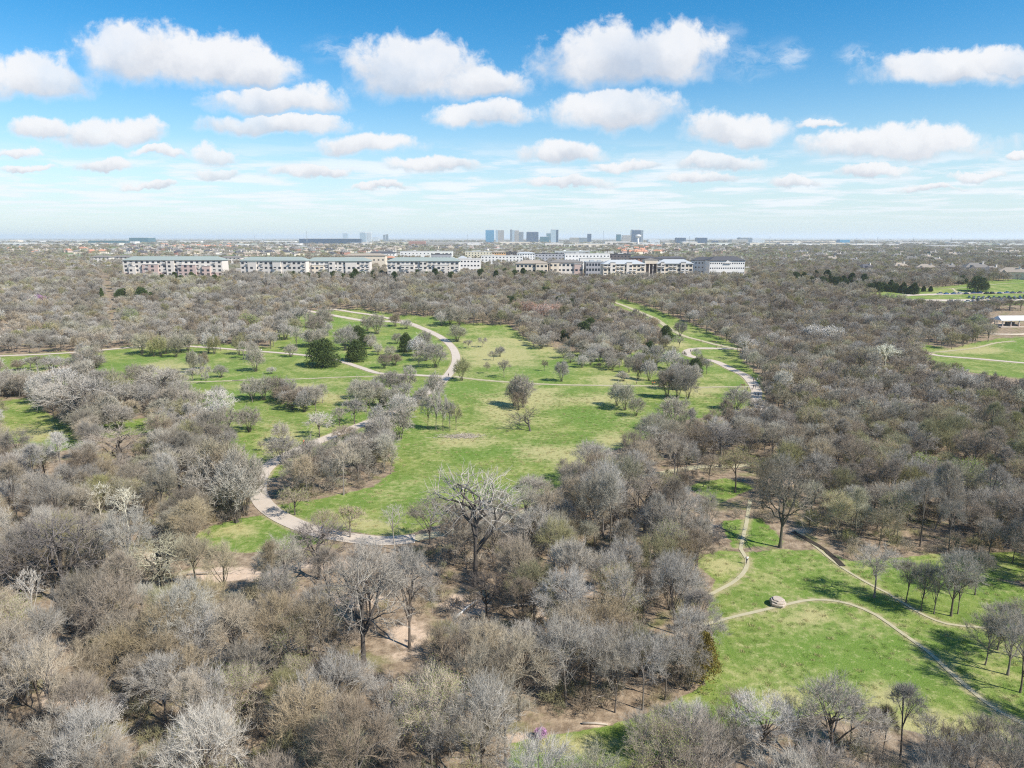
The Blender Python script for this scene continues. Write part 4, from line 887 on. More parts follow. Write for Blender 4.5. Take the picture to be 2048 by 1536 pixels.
for i, (x, y) in enumerate(P):
    k = kinds_at(px[i], py[i]); g = RNG; kk = list(k); wgt = np.array([k[q] for q in kk]); c = kk[int(g.choice(len(kk), p=wgt / wgt.sum()))]
    near = n_ind < 232 and -80 < px[i] < 2130 and py[i] < 1660
    if near:
        s = int(g.integers(0, 8)) if c != 'bud' else int(g.integers(0, 3)); key = 'n%d' % s + ('' if c == 'grey' else '_' + c); sc = g.uniform(.72, 1.12)
        tall = 'tall' if PR[key][2] * sc > 11.5 else 'small' if PR[key][2] * sc < 9.2 else 'mid-sized'
        shp = ('round-headed', 'high-crowned', 'low-branching', 'wide-spreading', 'narrow', 'slender tall-trunked', 'sparse crooked', 'many-stemmed')[s]
        lab = '%s %s %s tree %s' % (tall, shp, SHADE[c], region(px[i], py[i]))
        put_tree(key, x, y, sc, sc * g.uniform(.85, 1.3), lab, group=lab, tilt=g.normal() * .07); n_ind += 1
    else:
        far_ = y > 230; s = int(g.integers(0, 4 if far_ else 8))
        key = ('m' if far_ else 'n') + '%d' % (s if (far_ or c != 'bud') else s % 3) + ('' if c == 'grey' else '_' + c)
        stuff.append((x, y, key, g.uniform(.72, 1.12), g.uniform(.8, 1.1)))
def stuff_obj(name, items, label, cat, zsub=0.0):
    """one object that carries many instanced copies of a few meshes"""
    keys = sorted(set(i[2] for i in items)); srcs = []
    for k in keys:
        tm, cm = PR[k][0], PR[k][1]; V, F4, MI, mats_ = [], [], [], []; off = 0; me = None
        loops, tot, mi = [], [], []
        for m_ in (tm, cm):
            if m_ is None: continue
            v = np.empty(len(m_.vertices) * 3, np.float32); m_.vertices.foreach_get('co', v)
            l = np.empty(len(m_.loops), np.int32); m_.loops.foreach_get('vertex_index', l)
            t_ = np.empty(len(m_.polygons), np.int32); m_.polygons.foreach_get('loop_total', t_)
            q = np.empty(len(m_.polygons), np.int32); m_.polygons.foreach_get('material_index', q)
            V.append(v.reshape(-1, 3)); loops.append(l + off); tot.append(t_); mi.append(q + len(mats_)); off += len(v) // 3; mats_ += list(m_.materials)
        V = np.vstack(V); loops = np.concatenate(loops); tot = np.concatenate(tot); mi = np.concatenate(mi)
        me = bpy.data.meshes.new(name); me.vertices.add(len(V)); me.vertices.foreach_set('co', V.ravel()); me.loops.add(len(loops)); me.loops.foreach_set('vertex_index', loops)
        me.polygons.add(len(tot)); st = np.zeros(len(tot), np.int32); st[1:] = np.cumsum(tot)[:-1]; me.polygons.foreach_set('loop_start', st); me.polygons.foreach_set('material_index', mi)
        for m_ in mats_: me.materials.append(m_)
        me.update(calc_edges=True); srcs.append(bpy.data.objects.new(name + '_source', me))
    xs = np.array([i[0] for i in items]); ys = np.array([i[1] for i in items])
    me = bpy.data.meshes.new(name); me.vertices.add(len(items)); me.vertices.foreach_set('co', np.stack([xs, ys, hgt(xs, ys) - zsub], 1).astype(np.float32).ravel())
    g = np.random.default_rng(3); idx = np.array([keys.index(i[2]) for i in items], np.int32)
    a = me.attributes.new('idx', 'INT', 'POINT'); a.data.foreach_set('value', idx)
    a = me.attributes.new('rot', 'FLOAT_VECTOR', 'POINT'); r = g.normal(0, .05, (len(items), 3)).astype(np.float32); r[:, 2] = g.uniform(0, 6.28, len(items)); a.data.foreach_set('vector', r.ravel())
    a = me.attributes.new('scl', 'FLOAT_VECTOR', 'POINT'); a.data.foreach_set('vector', np.array([(i[3], i[3], i[3] * i[4]) for i in items], np.float32).ravel())
    o = link(bpy.data.objects.new(name, me)); tag(o, label, cat, kind='stuff')
    ng = bpy.data.node_groups.new(name, 'GeometryNodeTree'); ng.interface.new_socket('Geometry', in_out='INPUT', socket_type='NodeSocketGeometry'); ng.interface.new_socket('Geometry', in_out='OUTPUT', socket_type='NodeSocketGeometry')
    N, L = ng.nodes, ng.links; gi = N.new('NodeGroupInput'); go = N.new('NodeGroupOutput'); jn = N.new('GeometryNodeJoinGeometry')
    for s_ in reversed(srcs):
        oi = N.new('GeometryNodeObjectInfo'); oi.inputs['Object'].default_value = s_; oi.inputs['As Instance'].default_value = False
        g2 = N.new('GeometryNodeGeometryToInstance'); L.new(oi.outputs['Geometry'], g2.inputs[0]); L.new(g2.outputs[0], jn.inputs[0])
    def attr(n, t):
        q = N.new('GeometryNodeInputNamedAttribute'); q.data_type = t; q.inputs['Name'].default_value = n; return q.outputs[0]
    ip = N.new('GeometryNodeInstanceOnPoints'); L.new(gi.outputs[0], ip.inputs['Points']); L.new(jn.outputs[0], ip.inputs['Instance']); ip.inputs['Pick Instance'].default_value = True
    L.new(attr('idx', 'INT'), ip.inputs['Instance Index']); L.new(attr('scl', 'FLOAT_VECTOR'), ip.inputs['Scale'])
    er = N.new('FunctionNodeEulerToRotation'); L.new(attr('rot', 'FLOAT_VECTOR'), er.inputs[0]); L.new(er.outputs[0], ip.inputs['Rotation'])
    L.new(ip.outputs[0], go.inputs[0]); md = o.modifiers.new('instances', 'NODES'); md.node_group = ng
    return o
# beyond the park
for (y0, y1, sp, sc, dn, sd) in ((790, 1500, 12, 1.0, .72, 31), (1500, 3300, 27, 1.9, .55, 32), (3300, 9000, 75, 3.6, .6, 33)):
    Q = wood_points(y0, y1, sp, sd, half=.95); Q = cut(Q, CUTS[2:6]) if y0 < 800 else Q
    px, py = proj(Q[:, 0], Q[:, 1], hgt(Q[:, 0], Q[:, 1]))
    dens_ = np.where(px > 1480, .95, np.where(px < 120, .85, dn * .6)) if y0 < 3000 else np.full(len(Q), dn)
    nz = np.sin(Q[:, 0] / 90 + 2) * np.cos(Q[:, 1] / 160 + 1) > -.2
    ok = (RNG.uniform(0, 1, len(Q)) < dens_ * np.where(nz, 1, .45)) & (px > -450) & (px < 2500)
    for i in np.nonzero(ok)[0]:
        c = ('', '_brown', '_olive', '_tan', '_silver', '_bud')[int(RNG.choice(6, p=(.25, .30, .22, .1, .09, .04)))]
        stuff.append((Q[i, 0], Q[i, 1], 'm%d%s' % (RNG.integers(0, 4), c), sc * RNG.uniform(.7, 1.15), RNG.uniform(.75, 1.0) / sc ** .75))
P_WOOD = stuff
def finish_woods(blocks):
    """drop the far trees that would stand inside a building or hide the fronts of one"""
    out = []
    for it in P_WOOD:
        x, y = it[0], it[1]; r = 4.5 * it[3]
        if y > 560 and any(x0 - r < x < x1 + r and y0 - r < y < y1 + r for x0, x1, y0, y1 in blocks): continue
        out.append(it)
    return stuff_obj('woodland', out, 'bare grey and brown woodland that fills the park beyond the near trees', 'woodland')
# undergrowth under the near woods
Q = wood_points(60, 330, 3.6, 41); px, py, gg, ss, aa = fields(Q[:, 0], Q[:, 1])
ok = (px > -500) & (px < 2550) & (py < 1700) & (gg < -2) & (RNG.uniform(0, 1, len(Q)) < np.where(aa > .25, .15, .7))
Q = Q[ok]; Q = Q[clear(Q, 1.2, tr=False)]; Q = no_cover(Q, tall=2.0)
stuff_obj('undergrowth', [(x, y, ('u', 'u_tan', 'u_olive')[int(RNG.choice(3, p=(.5, .3, .2)))], RNG.uniform(.4, 1.5), RNG.uniform(.7, 1.5)) for x, y in Q], 'low brown brushwood under the near bare trees', 'undergrowth', .05)
# grass tufts of the meadows
def tuft(seed, col, nb, h, sp):
    g = np.random.default_rng(seed); c = g.normal(size=(nb, 2)) * sp; a = g.uniform(0, 6.28, nb); L = g.uniform(.5, 1.1, nb) * h; w_ = .022
    p = np.column_stack([c, np.zeros(nb) - .02]); s = np.column_stack([np.cos(a), np.sin(a), np.zeros(nb)]) * w_
    e = p + np.column_stack([g.normal(size=nb) * .4, g.normal(size=nb) * .4, np.ones(nb)]) * L[:, None]
    V = np.stack([p + s, p - s, e], 1).reshape(-1, 3)
    return mesh_from('tuft', V, [np.arange(nb * 3).reshape(-1, 3)], [col])
M['blade'] = mat('grass_blades', (0.17, 0.24, 0.05)); M['blade_dry'] = mat('dry_grass_blades', (0.42, 0.38, 0.18))
e_ = bpy.data.meshes.new('none')
for k, m_, n, h, sp in (('t0', 'blade', 90, .22, .42), ('t1', 'blade', 60, .28, .32), ('t2', 'blade_dry', 80, .38, .32)):
    PR[k] = (None, tuft(len(k), M[m_], n, h, sp), h, sp)
Q = wood_points(72, 300, 1.9, 51); px, py, gg, ss, aa = fields(Q[:, 0], Q[:, 1])
nzz = np.sin(Q[:, 0] / 5 + np.sin(Q[:, 1] / 7) * 2) * np.cos(Q[:, 1] / 4.3)
ok = (px > -30) & (px < 2080) & (py < 1600) & (gg > -4) & (RNG.uniform(0, 1, len(Q)) < np.where(nzz > 0, .8, .3)); Q = Q[ok]; ss = ss[ok]
ck = clear(Q, .4, tr=False); Q = Q[ck]; ss = ss[ck]
stuff_obj('grass', [(x, y, 't2' if RNG.uniform() < .22 + .6 * s else ('t0', 't1')[RNG.integers(0, 2)], RNG.uniform(.6, 1.3), 1.0) for (x, y), s in zip(Q, ss)], 'rough tufts of green and straw coloured grass on the meadows', 'grass')
# ------------------------------------------------------------------ buildings
class MB:
    def __init__(s): s.v, s.f, s.m, s.n = [], [], [], 0
    def add(s, V, F, m=0):
        V = np.asarray(V, float); s.v.append(V); s.f += [tuple(int(q) + s.n for q in f) for f in F]; s.m += [m] * len(F); s.n += len(V); return s
    def box(s, x0, x1, y0, y1, z0, z1, m=0, tz=0.0):
        V = [(x0, y0, z0), (x1, y0, z0), (x1, y1, z0), (x0, y1, z0), (x0, y0, z1), (x1, y0, z1), (x1, y1, z1 + tz), (x0, y1, z1 + tz)]
        return s.add(V, [(3, 2, 1, 0), (4, 5, 6, 7), (0, 1, 5, 4), (1, 2, 6, 5), (2, 3, 7, 6), (3, 0, 4, 7)], m)
    def hip(s, x0, x1, y0, y1, z0, h, inset=None, th=0.35):
        d = (y1 - y0) / 2; i = d if inset is None else inset; ym = (y0 + y1) / 2
        s.box(x0, x1, y0, y1, z0, z0 + th)
        a = z0 + th + .003
        V = [(x0, y0, a), (x1, y0, a), (x1, y1, a), (x0, y1, a), (x0 + i, ym, a + h), (x1 - i, ym, a + h)]
        return s.add(V, [(0, 1, 5, 4), (1, 2, 5), (2, 3, 4, 5), (3, 0, 4), (3, 2, 1, 0)])
    def tube(s, pl, rad, k=6, m=0):
        V, F = [], []; polytube(pl, rad, k, V, F, 0); F = [tuple(q) for q in np.vstack(F)]; n = len(pl) * k
        return s.add(np.vstack(V), F + [tuple(range(k))[::-1], tuple(range(n - k, n))], m)
    def lathe(s, prof, k=20, m=0, cx=0, cy=0):
        a = np.arange(k) * 2 * math.pi / k; V = [(cx + r * math.cos(t), cy + r * math.sin(t), z) for r, z in prof for t in a]
        F = [(i * k + j, i * k + (j + 1) % k, (i + 1) * k + (j + 1) % k, (i + 1) * k + j) for i in range(len(prof) - 1) for j in range(k)]
        return s.add(V, F + [tuple(range(k))[::-1], tuple(range((len(prof) - 1) * k, len(prof) * k))], m)
    def mesh(s, name, mats_, smooth=False):
        me = bpy.data.meshes.new(name); me.from_pydata(np.vstack(s.v).tolist(), [], s.f)
        for m_ in mats_: me.materials.append(m_)
        me.polygons.foreach_set('material_index', s.m); me.polygons.foreach_set('use_smooth', [smooth] * len(s.f)); me.update(); return me
    def build(s, name, mats_, parent=None, smooth=False):
        if not isinstance(mats_, (list, tuple)): mats_ = [mats_]
        return link(bpy.data.objects.new(name, s.mesh(name, mats_, smooth)), parent)
def thing(name, label, cat, loc, rz=0, group=None):
    o = link(bpy.data.objects.new(name, None)); o.location = loc; o.rotation_euler = (0, 0, rz); return tag(o, label, cat, group)
def wallm(name, c, c2=None):
    return mat(name, c)
M['stucco'] = mat('stucco_white', (0.66, 0.61, 0.55)); M['brickpink'] = mat('pink_brick', (0.52, 0.40, 0.36)); M['cream'] = mat('cream_wall', (0.66, 0.58, 0.47)); M['white'] = mat('white_wall', (0.72, 0.70, 0.67))
M['greyw'] = mat('grey_wall', (0.36, 0.36, 0.38)); M['darkw'] = mat('dark_brick', (0.14, 0.12, 0.12)); M['redbrick'] = mat('red_brick', (0.34, 0.19, 0.15)); M['orange'] = mat('orange_wall', (0.66, 0.40, 0.22))
M['greenroof'] = mat('green_metal_roof', (0.27, 0.315, 0.29), .75); M['silverroof'] = mat('silver_roof', (0.42, 0.44, 0.45), .7); M['shingle'] = mat('grey_shingle', (0.20, 0.185, 0.17)); M['tanroof'] = mat('tan_shingle', (0.34, 0.29, 0.235))
M['darkroof'] = mat('dark_roof', (0.085, 0.085, 0.095)); M['redroof'] = mat('terracotta_roof', (0.50, 0.25, 0.16)); M['whiteroof'] = mat('white_roof', (0.78, 0.78, 0.78)); M['membrane'] = mat('pale_roof', (0.55, 0.54, 0.52))
M['glass'] = mat('window_glass', (0.035, 0.045, 0.06), .12, spec=.6); M['rail'] = mat('railing', (0.60, 0.58, 0.55)); M['steel'] = mat('steel', (0.45, 0.46, 0.48), .5)
def glassm(name, c, c2, sx=3.4, sz=3.6):
    def f(t, b):
        o = t('ShaderNodeTexCoord').outputs['Object']; br = t('ShaderNodeSeparateXYZ', {0: o})
        u = t.math('FRACT', t.math('DIVIDE', t.math('ADD', br.outputs[0], br.outputs[1]), sx)); v = t.math('FRACT', t.math('DIVIDE', br.outputs[2], sz))
        k = t.math('MAXIMUM', t.math('LESS_THAN', u, .14), t.math('LESS_THAN', v, .26))
        t.put(b, 'Base Color', t.mix(k, tuple(c) + (1,), tuple(c2) + (1,)))
    return mat(name, rough=.2, nodes=f, spec=.8)
M['g_blue'] = glassm('blue_curtain_wall', (0.045, 0.22, 0.38), (0.10, 0.30, 0.45)); M['g_grey'] = glassm('grey_curtain_wall', (0.09, 0.13, 0.17), (0.36, 0.38, 0.39)); M['g_pale'] = glassm('pale_curtain_wall', (0.24, 0.33, 0.40), (0.50, 0.56, 0.60))
M['g_dark'] = glassm('dark_curtain_wall', (0.03, 0.055, 0.10), (0.06, 0.10, 0.17)); M['g_teal'] = glassm('teal_curtain_wall', (0.03, 0.10, 0.13), (0.07, 0.17, 0.20)); M['g_beige'] = glassm('beige_office_wall', (0.16, 0.15, 0.14), (0.60, 0.56, 0.50))
M['g_white'] = glassm('white_office_wall', (0.30, 0.36, 0.40), (0.78, 0.78, 0.78))
WM = {}
def win_copy(kind, w_, h_, par, x, y, z):
    k = (kind, round(w_, 1), round(h_, 1))
    if k not in WM:
        me = MB().box(-w_ / 2, w_ / 2, -.06, .05, 0, h_).mesh('window', [M['glass']])
        sub = None
        if kind == 'balcony':
            b = MB().box(-w_ / 2 - .25, w_ / 2 + .25, -1.3, -.003, -.25, 0)
            b.box(-w_ / 2 - .25, w_ / 2 + .25, -1.3, -1.22, .003, 1.0); sub = b.mesh('railing', [M['rail']])
        else: sub = MB().box(-w_ / 2 - .12, w_ / 2 + .12, -.16, -.063, -.14, 0).mesh('sill', [M['rail']])
        WM[k] = (bpy.data.objects.new('window', me), bpy.data.objects.new('balcony' if kind == 'balcony' else 'sill', sub))
    a, b = WM[k]; a2 = a.copy(); link(a2, par); a2.location = (x, y, z)
    if kind == 'balcony': b2 = b.copy(); link(b2, a2)
    return a2
BLOCKS = []
def block(label, x0, x1, ytop, D, depth=16, rz=0.0, floors=4, bays=12, wm='stucco', roof='hip', rm='greenroof', rh=4.0, bal=(), proj=(), name='apartment_building', cat='apartments', wsize=(2.7, 2.1), lower=None, over=0.9, par_=0.8):
    a = at_depth(x0, ytop, D); b = at_depth(x1, ytop, D); xm = (a.x + b.x) / 2; Wd = (b.x - a.x) / max(.3, math.cos(rz)); zb = hz(xm, D) - .5
    o = thing(name, label, cat, (xm, D, zb), rz); top = a.z - zb; ev = top - (rh if roof == 'hip' else par_); fh = ev / floors
    BLOCKS.append((min(a.x, b.x) - 2, max(a.x, b.x) + 2, D - 4 - abs(math.sin(rz)) * Wd / 2, D + depth + 2))
    MB().box(-Wd / 2, Wd / 2, 0, depth, 0, ev).build('wall', M[wm], o)
    if lower: MB().box(-Wd / 2 - .15, Wd / 2 + .15, -.12, depth + .1, 0, fh * lower[0]).build('lower_wall', M[lower[1]], o)
    if roof == 'hip': MB().hip(-Wd / 2 - over, Wd / 2 + over, -over, depth + over, ev + .003, rh - .35, min(depth / 2, Wd / 2.2)).build('roof', M[rm], o)
    else:
        q = MB().box(-Wd / 2 - .2, Wd / 2 + .2, -.2, depth + .2, ev + .003, ev + .4); q.box(-Wd / 2 - .2, Wd / 2 + .2, -.2, .1, ev + .403, ev + par_); q.box(-Wd / 2 - .2, Wd / 2 + .2, depth - .1, depth + .2, ev + .403, ev + par_)
        q.box(-Wd / 4, -Wd / 4 + 5, depth * .3, depth * .6, ev + .403, ev + 2.2); q.box(Wd / 5, Wd / 5 + 4, depth * .4, depth * .7, ev + .403, ev + 1.9); q.build('roof', M[rm], o)
    pj = []
    for (u0, u1, hf, pm, pd) in proj:
        X0, X1 = -Wd / 2 + u0 * Wd, -Wd / 2 + u1 * Wd
        MB().box(X0, X1, -pd, -.003, 0, ev * hf).box(X0 - .3, X1 + .3, -pd - .3, -.003, ev * hf + .003, ev * hf + .45, 1).build('bay', [M[pm], M[rm if hf > .9 else 'rail']], o); pj.append((X0, X1, pd, hf))
    for i in range(bays):
        xx = -Wd / 2 + Wd * (i + .5) / bays
        for f in range(floors):
            off = -.06
            for X0, X1, pd, hf in pj:
                if X0 < xx < X1: off = -pd - .06 if (f + .9) / floors <= hf + .02 else -.06
            win_copy('balcony' if (i % 3 in bal and (i // 3 + f) % 3 != 2) else 'plain', min(wsize[0], Wd / bays * .64), min(wsize[1], fh * .58), o, xx, off, f * fh + fh * .30 + (.1 if lower and f < lower[0] else 0))
    return o
pz = [(.20, .36, .80, 'brickpink', 2.2), (.44, .52, 1.0, 'stucco', 1.4), (.56, .74, .78, 'brickpink', 2.6), (.80, .88, .72, 'brickpink', 2.0), (.06, .13, .70, 'stucco', 1.5)]
block('long white and pink apartments with green hip roof, leftmost of the three green-roofed blocks', 244, 443, 513, 765, 17, .0, 5, 18, bal=(1,), proj=pz, lower=(2, 'brickpink'))
block('white apartments with green roof in the middle of the green-roofed row, left wing', 478, 612, 514, 770, 17, -.06, 4, 14, bal=(1,), proj=[(.12, .25, .95, 'stucco', 1.6), (.5, .62, .95, 'stucco', 1.6)])
block('white apartments with green roof in the middle of the green-roofed row, right wing', 612, 738, 515, 780, 17, .05, 4, 14, bal=(0, 1), proj=[(.1, .28, .8, 'cream', 2.0), (.36, .46, 1.0, 'stucco', 1.4), (.62, .8, .95, 'stucco', 1.6)])
block('white apartments with green hip roof, rightmost of the green-roofed row', 774, 918, 515, 770, 17, .0, 4, 16, bal=(0, 1), proj=[(.2, .38, .8, 'stucco', 1.8), (.46, .54, 1.0, 'stucco', 1.4), (.66, .84, .8, 'stucco', 1.8)])
block('pale building with flat grey eaves roof low behind the middle trees', 1032, 1096, 521, 800, 20, .0, 3, 8, 'cream', 'hip', 'tanroof', 3.5, proj=[(.62, .98, 1.0, 'cream', 2.0)])
block('pale building with tan roof right of the flat-eaved one', 1098, 1166, 520, 805, 20, .0, 3, 8, 'stucco', 'hip', 'shingle', 3.0, proj=[(.05, .3, 1.0, 'cream', 2.0), (.75, .95, .9, 'brickpink', 1.5)])
block('low blue-grey glass building between pale ones', 1172, 1207, 523, 800, 20, .0, 3, 6, 'greyw', 'flat', 'silverroof', wsize=(3.4, 2.6), name='office_building', cat='offices')
block('white apartments with silver roof and stacked balconies, left of the dark portico', 1207, 1291, 520, 760, 18, .05, 4, 10, 'cream', 'hip', 'silverroof', 4.5, bal=(0, 1), proj=[(.16, .28, 1.12, 'stucco', 1.2), (.55, .68, 1.12, 'stucco', 1.2)])
block('white apartments with silver roof, right of the dark portico', 1315, 1386, 519, 765, 18, -.05, 4, 9, 'cream', 'hip', 'silverroof', 4.5, bal=(0, 1), proj=[(.1, .2, 1.1, 'stucco', 1.2), (.66, .8, 1.1, 'stucco', 1.2)])
o = thing('portico', 'tall dark entrance portico on pale columns between two silver-roofed apartments', 'portico', (at_depth(1303, 520, 768).x, 768, hz(150, 768) - .5))
MB().box(-6.5, 6.5, 3.5, 16, 0, 17).build('wall', M['darkw'], o); MB().box(-7, 7, -.6, 16, 17.003, 21).build('entablature', M['cream'], o); MB().hip(-7.6, 7.6, -1, 16.5, 21.003, 1.6).build('roof', M['shingle'], o)
for q in (-6, -2, 2, 6): MB().lathe([(.75, 0), (.6, .6), (.55, 16.4), (.8, 16.997)], 10, 0, q, .5).build('column', M['stucco'], o)
BLOCKS.append((140, 165, 760, 786))
block('shaded left wing of the white hotel, seen at an angle', 1386, 1432, 514, 790, 15, -.5, 4, 8, 'white', 'hip', 'darkroof', 4.0, wsize=(1.4, 1.6), name='hotel', cat='hotel')
o = block('bright white hotel with dark hip roof and small gable, rightmost of the big buildings', 1420, 1491, 513, 770, 18, .03, 4, 16, 'white', 'hip', 'darkroof', 4.4, wsize=(1.2, 1.3), name='hotel', cat='hotel')
MB().add([(-4, -1.2, 17.2), (4, -1.2, 17.2), (0, -1.2, 20.6), (-4, 6, 17.2), (4, 6, 17.2), (0, 6, 20.6)], [(0, 1, 2), (0, 2, 5, 3), (1, 4, 5, 2), (3, 5, 4), (0, 3, 4, 1)]).build('gable', M['white'], o)
# the town centre behind
TC = [('white three-storey town block with dark corner tower, left of the town centre', 880, 960, 517, 930, 'white', 'flat', 'membrane', 3, 12),
('cream town block with orange middle part', 930, 984, 503, 1500, 'cream', 'flat', 'membrane', 3, 9), ('orange town house row with white gables', 984, 1012, 502, 1500, 'orange', 'hip', 'tanroof', 3, 6),
('white town block below the orange row', 962, 1046, 511, 1200, 'white', 'flat', 'membrane', 3, 12), ('dark brick town block right of the orange row', 1012, 1034, 504, 1450, 'darkw', 'flat', 'darkroof', 3, 5),
('white town block with blue-grey roof behind the tan roofs', 1034, 1070, 504, 1400, 'white', 'hip', 'silverroof', 3, 7), ('dark modern block in the middle of the town centre', 1070, 1130, 507, 1300, 'greyw', 'flat', 'darkroof', 3, 9),
('white modern block with square windows in the town centre', 1130, 1220, 507, 1150, 'white', 'flat', 'membrane', 3, 13), ('long white-trimmed low block behind the square-windowed one', 1110, 1180, 502, 1600, 'greyw', 'flat', 'whiteroof', 2, 8),
('dark block right of the square-windowed one', 1220, 1262, 508, 1200, 'darkw', 'flat', 'darkroof', 3, 6), ('white low block in front of the square-windowed one', 1160, 1222, 516, 1000, 'white', 'flat', 'membrane', 2, 9),
('dark-roofed block behind the silver-roofed apartments', 1262, 1310, 512, 1050, 'redbrick', 'hip', 'darkroof', 3, 6), ('grey-roofed block behind the right silver roof', 1312, 1372, 513, 1000, 'greyw', 'hip', 'darkroof', 3, 7),
('long white retail row with red brick end behind the green roofs', 800, 905, 502, 1500, 'white', 'flat', 'membrane', 2, 14), ('tan-roofed block behind the green-roofed row', 690, 770, 507, 1000, 'cream', 'hip', 'tanroof', 2, 9),
('low blue-fronted shop behind the rightmost green roof', 862, 902, 508, 1200, 'greyw', 'flat', 'darkroof', 2, 6), ('white steep-gabled hall right of the green-roofed row', 917, 932, 512, 1000, 'white', 'hip', 'silverroof', 3, 4),
('row of white town houses with dark gables above the middle green roof', 740, 790, 503, 1450, 'white', 'hip', 'darkroof', 2, 8), ('pale hip-roofed house at the left, beside the first green roof', 180, 218, 511, 1250, 'stucco', 'hip', 'shingle', 3, 5),
('pale house behind the left end of the first green roof', 222, 262, 511, 1300, 'stucco', 'hip', 'shingle', 3, 5), ('pale town house between the first and second green roofs', 440, 480, 512, 1250, 'stucco', 'hip', 'shingle', 3, 5),
('pale pillared house with red hip roof above the second green roof', 770, 788, 512, 1200, 'brickpink', 'hip', 'redroof', 2, 3)]
for lab, x0, x1, yt, D, wm, rf, rm, fl, by in TC: block(lab, x0, x1, yt, D, 16, 0, fl, by, wm, rf, rm, 3.0 if rf == 'hip' else 0, wsize=(2.2, 1.7), name='town_building', cat='building')
# far: skyline towers and sheds, few parts
def tower(label, x0, x1, yt, D, m_, name='office_tower', cat='tower', depth=None, crown=None, split=None, plant=True):
    a = at_depth(x0, yt, D); b = at_depth(x1, yt, D); zb = hz(a.x, D) - 1; Wd = b.x - a.x; h = a.z - zb; dp = depth or Wd * .8
    o = thing(name, label, cat, ((a.x + b.x) / 2, D, zb)); ch = h * .05
    if split: MB().box(-Wd / 2, Wd * (split[0] - .5), 0, dp, 0, h - ch).build('tower_wing', M[m_], o); MB().box(Wd * (split[0] - .5) + .05, Wd / 2, 3, dp + 3, 0, (h - ch) * split[2]).build('tower_wing', M[split[1]], o)
    else: MB().box(-Wd / 2, Wd / 2, 0, dp, 0, h - ch).build('tower_body', M[m_], o)
    X1 = Wd * (split[0] - .5) if split else Wd / 2
    MB().box(-Wd / 2 + Wd * .06, X1 - Wd * .06, dp * .1, dp * .9, h - ch + .01, h).build('roof_plant', M[crown or 'membrane'], o)
    MB().box(-Wd / 2 - 2, Wd / 2 + 2, -3, -.05, 0, min(8, h * .15)).build('entrance_podium', M['cream'], o)
    BLOCKS.append((a.x - 10, b.x + 10, D - 60, D + dp + 10)); return o
TW_ = [('bright blue glass tower, leftmost of the skyline cluster', 971, 988, 459, 5600, 'g_blue'), ('grey and white striped tower right of the blue glass one', 991, 1008, 459, 5500, 'g_pale', dict(split=(.3, 'g_beige', 1.0))),
('slim grey tower at the left of the skyline trio', 1020, 1029, 458, 5200, 'g_grey', dict(split=(.5, 'g_pale', .97))), ('beige ribbed tower in the middle of the skyline trio', 1029, 1038, 460, 5250, 'g_beige'), ('darker grey tower at the right of the skyline trio', 1038, 1047, 463, 5300, 'g_grey'),
('wide dark glass tower in the centre of the skyline', 1053, 1077, 463, 5400, 'g_dark'), ('low wide teal glass office right of the dark wide one', 1080, 1098, 473, 5400, 'g_teal'), ('small far teal tower behind the low teal office', 1093, 1103, 466, 7500, 'g_teal'),
('tall pale glass tower with a dark flank', 1102, 1117, 458, 4900, 'g_pale', dict(split=(.68, 'g_dark', 1.0))), ('slim dark glass tower right of the pale tall one', 1175, 1183, 467, 5600, 'g_dark'), ('slim green grey tower left of the beige one', 1233, 1242, 468, 5200, 'g_teal'),
('pale beige tower left of the water tower', 1245, 1262, 470, 5400, 'g_beige'), ('big dark blue tower behind the water tower', 1264, 1287, 459, 5400, 'g_dark', dict(split=(.78, 'g_grey', 1.0))),
('pale white slab tower alone left of the skyline', 719, 731, 464, 5200, 'g_pale'), ('bright white slab right of the pale slab', 731, 742, 465, 5250, 'g_white'), ('small dark pair tower left half', 766, 770, 469, 6300, 'g_grey'), ('small dark pair tower right half', 771, 776, 468, 6300, 'g_grey'),
('small far grey blue tower above the long dark building', 685, 695, 466, 8000, 'g_pale'), ('far low tower left of the pale slab', 745, 757, 474, 7000, 'g_white'), ('dark glass box office right of the water tower', 1353, 1372, 475, 4700, 'g_dark'), ('second dark glass box office farther right', 1394, 1415, 475, 4700, 'g_dark'),
('white low office between two dark glass boxes', 1366, 1393, 483, 4500, 'g_white'), ('dark small office right of the glass boxes', 1425, 1437, 481, 4800, 'g_dark'), ('grey office with white top near the right skyline end', 1464, 1496, 479, 4700, 'g_beige'), ('dark office behind the grey one', 1480, 1505, 475, 5200, 'g_grey'),
('white office at the right end of the skyline', 1505, 1530, 478, 4800, 'g_white'), ('teal dark office block on the left horizon', 258, 296, 475, 5200, 'g_teal'), ('beige office with grey roof block in the mid skyline', 1140, 1158, 475, 5000, 'g_beige'), ('domed dark-roof office beside the beige one', 1158, 1174, 475, 5000, 'g_grey'),
('white office with dark windows right of the water tower', 1297, 1320, 479, 4500, 'g_white'), ('brown brick office right of that white office', 1322, 1340, 481, 4500, 'g_beige'), ('blue and white arched hall on the right horizon', 1680, 1700, 479, 4600, 'g_blue')]
for t_ in TW_: tower(*t_[:6], **(t_[6] if len(t_) > 6 else {}))
tower('long low dark blue glass building on the horizon left of the pale slab', 598, 722, 477, 4300, 'g_dark', 'office_building', 'offices', 40)
tower('row of dark glazed terminal buildings on the left horizon', 176, 255, 481, 4600, 'g_teal', 'office_building', 'offices', 30)
tower('cluster of red brown offices on the horizon left part', 817, 850, 482, 3800, 'redbrick', 'office_building', 'offices', 40)
tower('wide red brown office block right of the brick cluster', 852, 910, 484, 3600, 'g_beige', 'office_building', 'offices', 40)
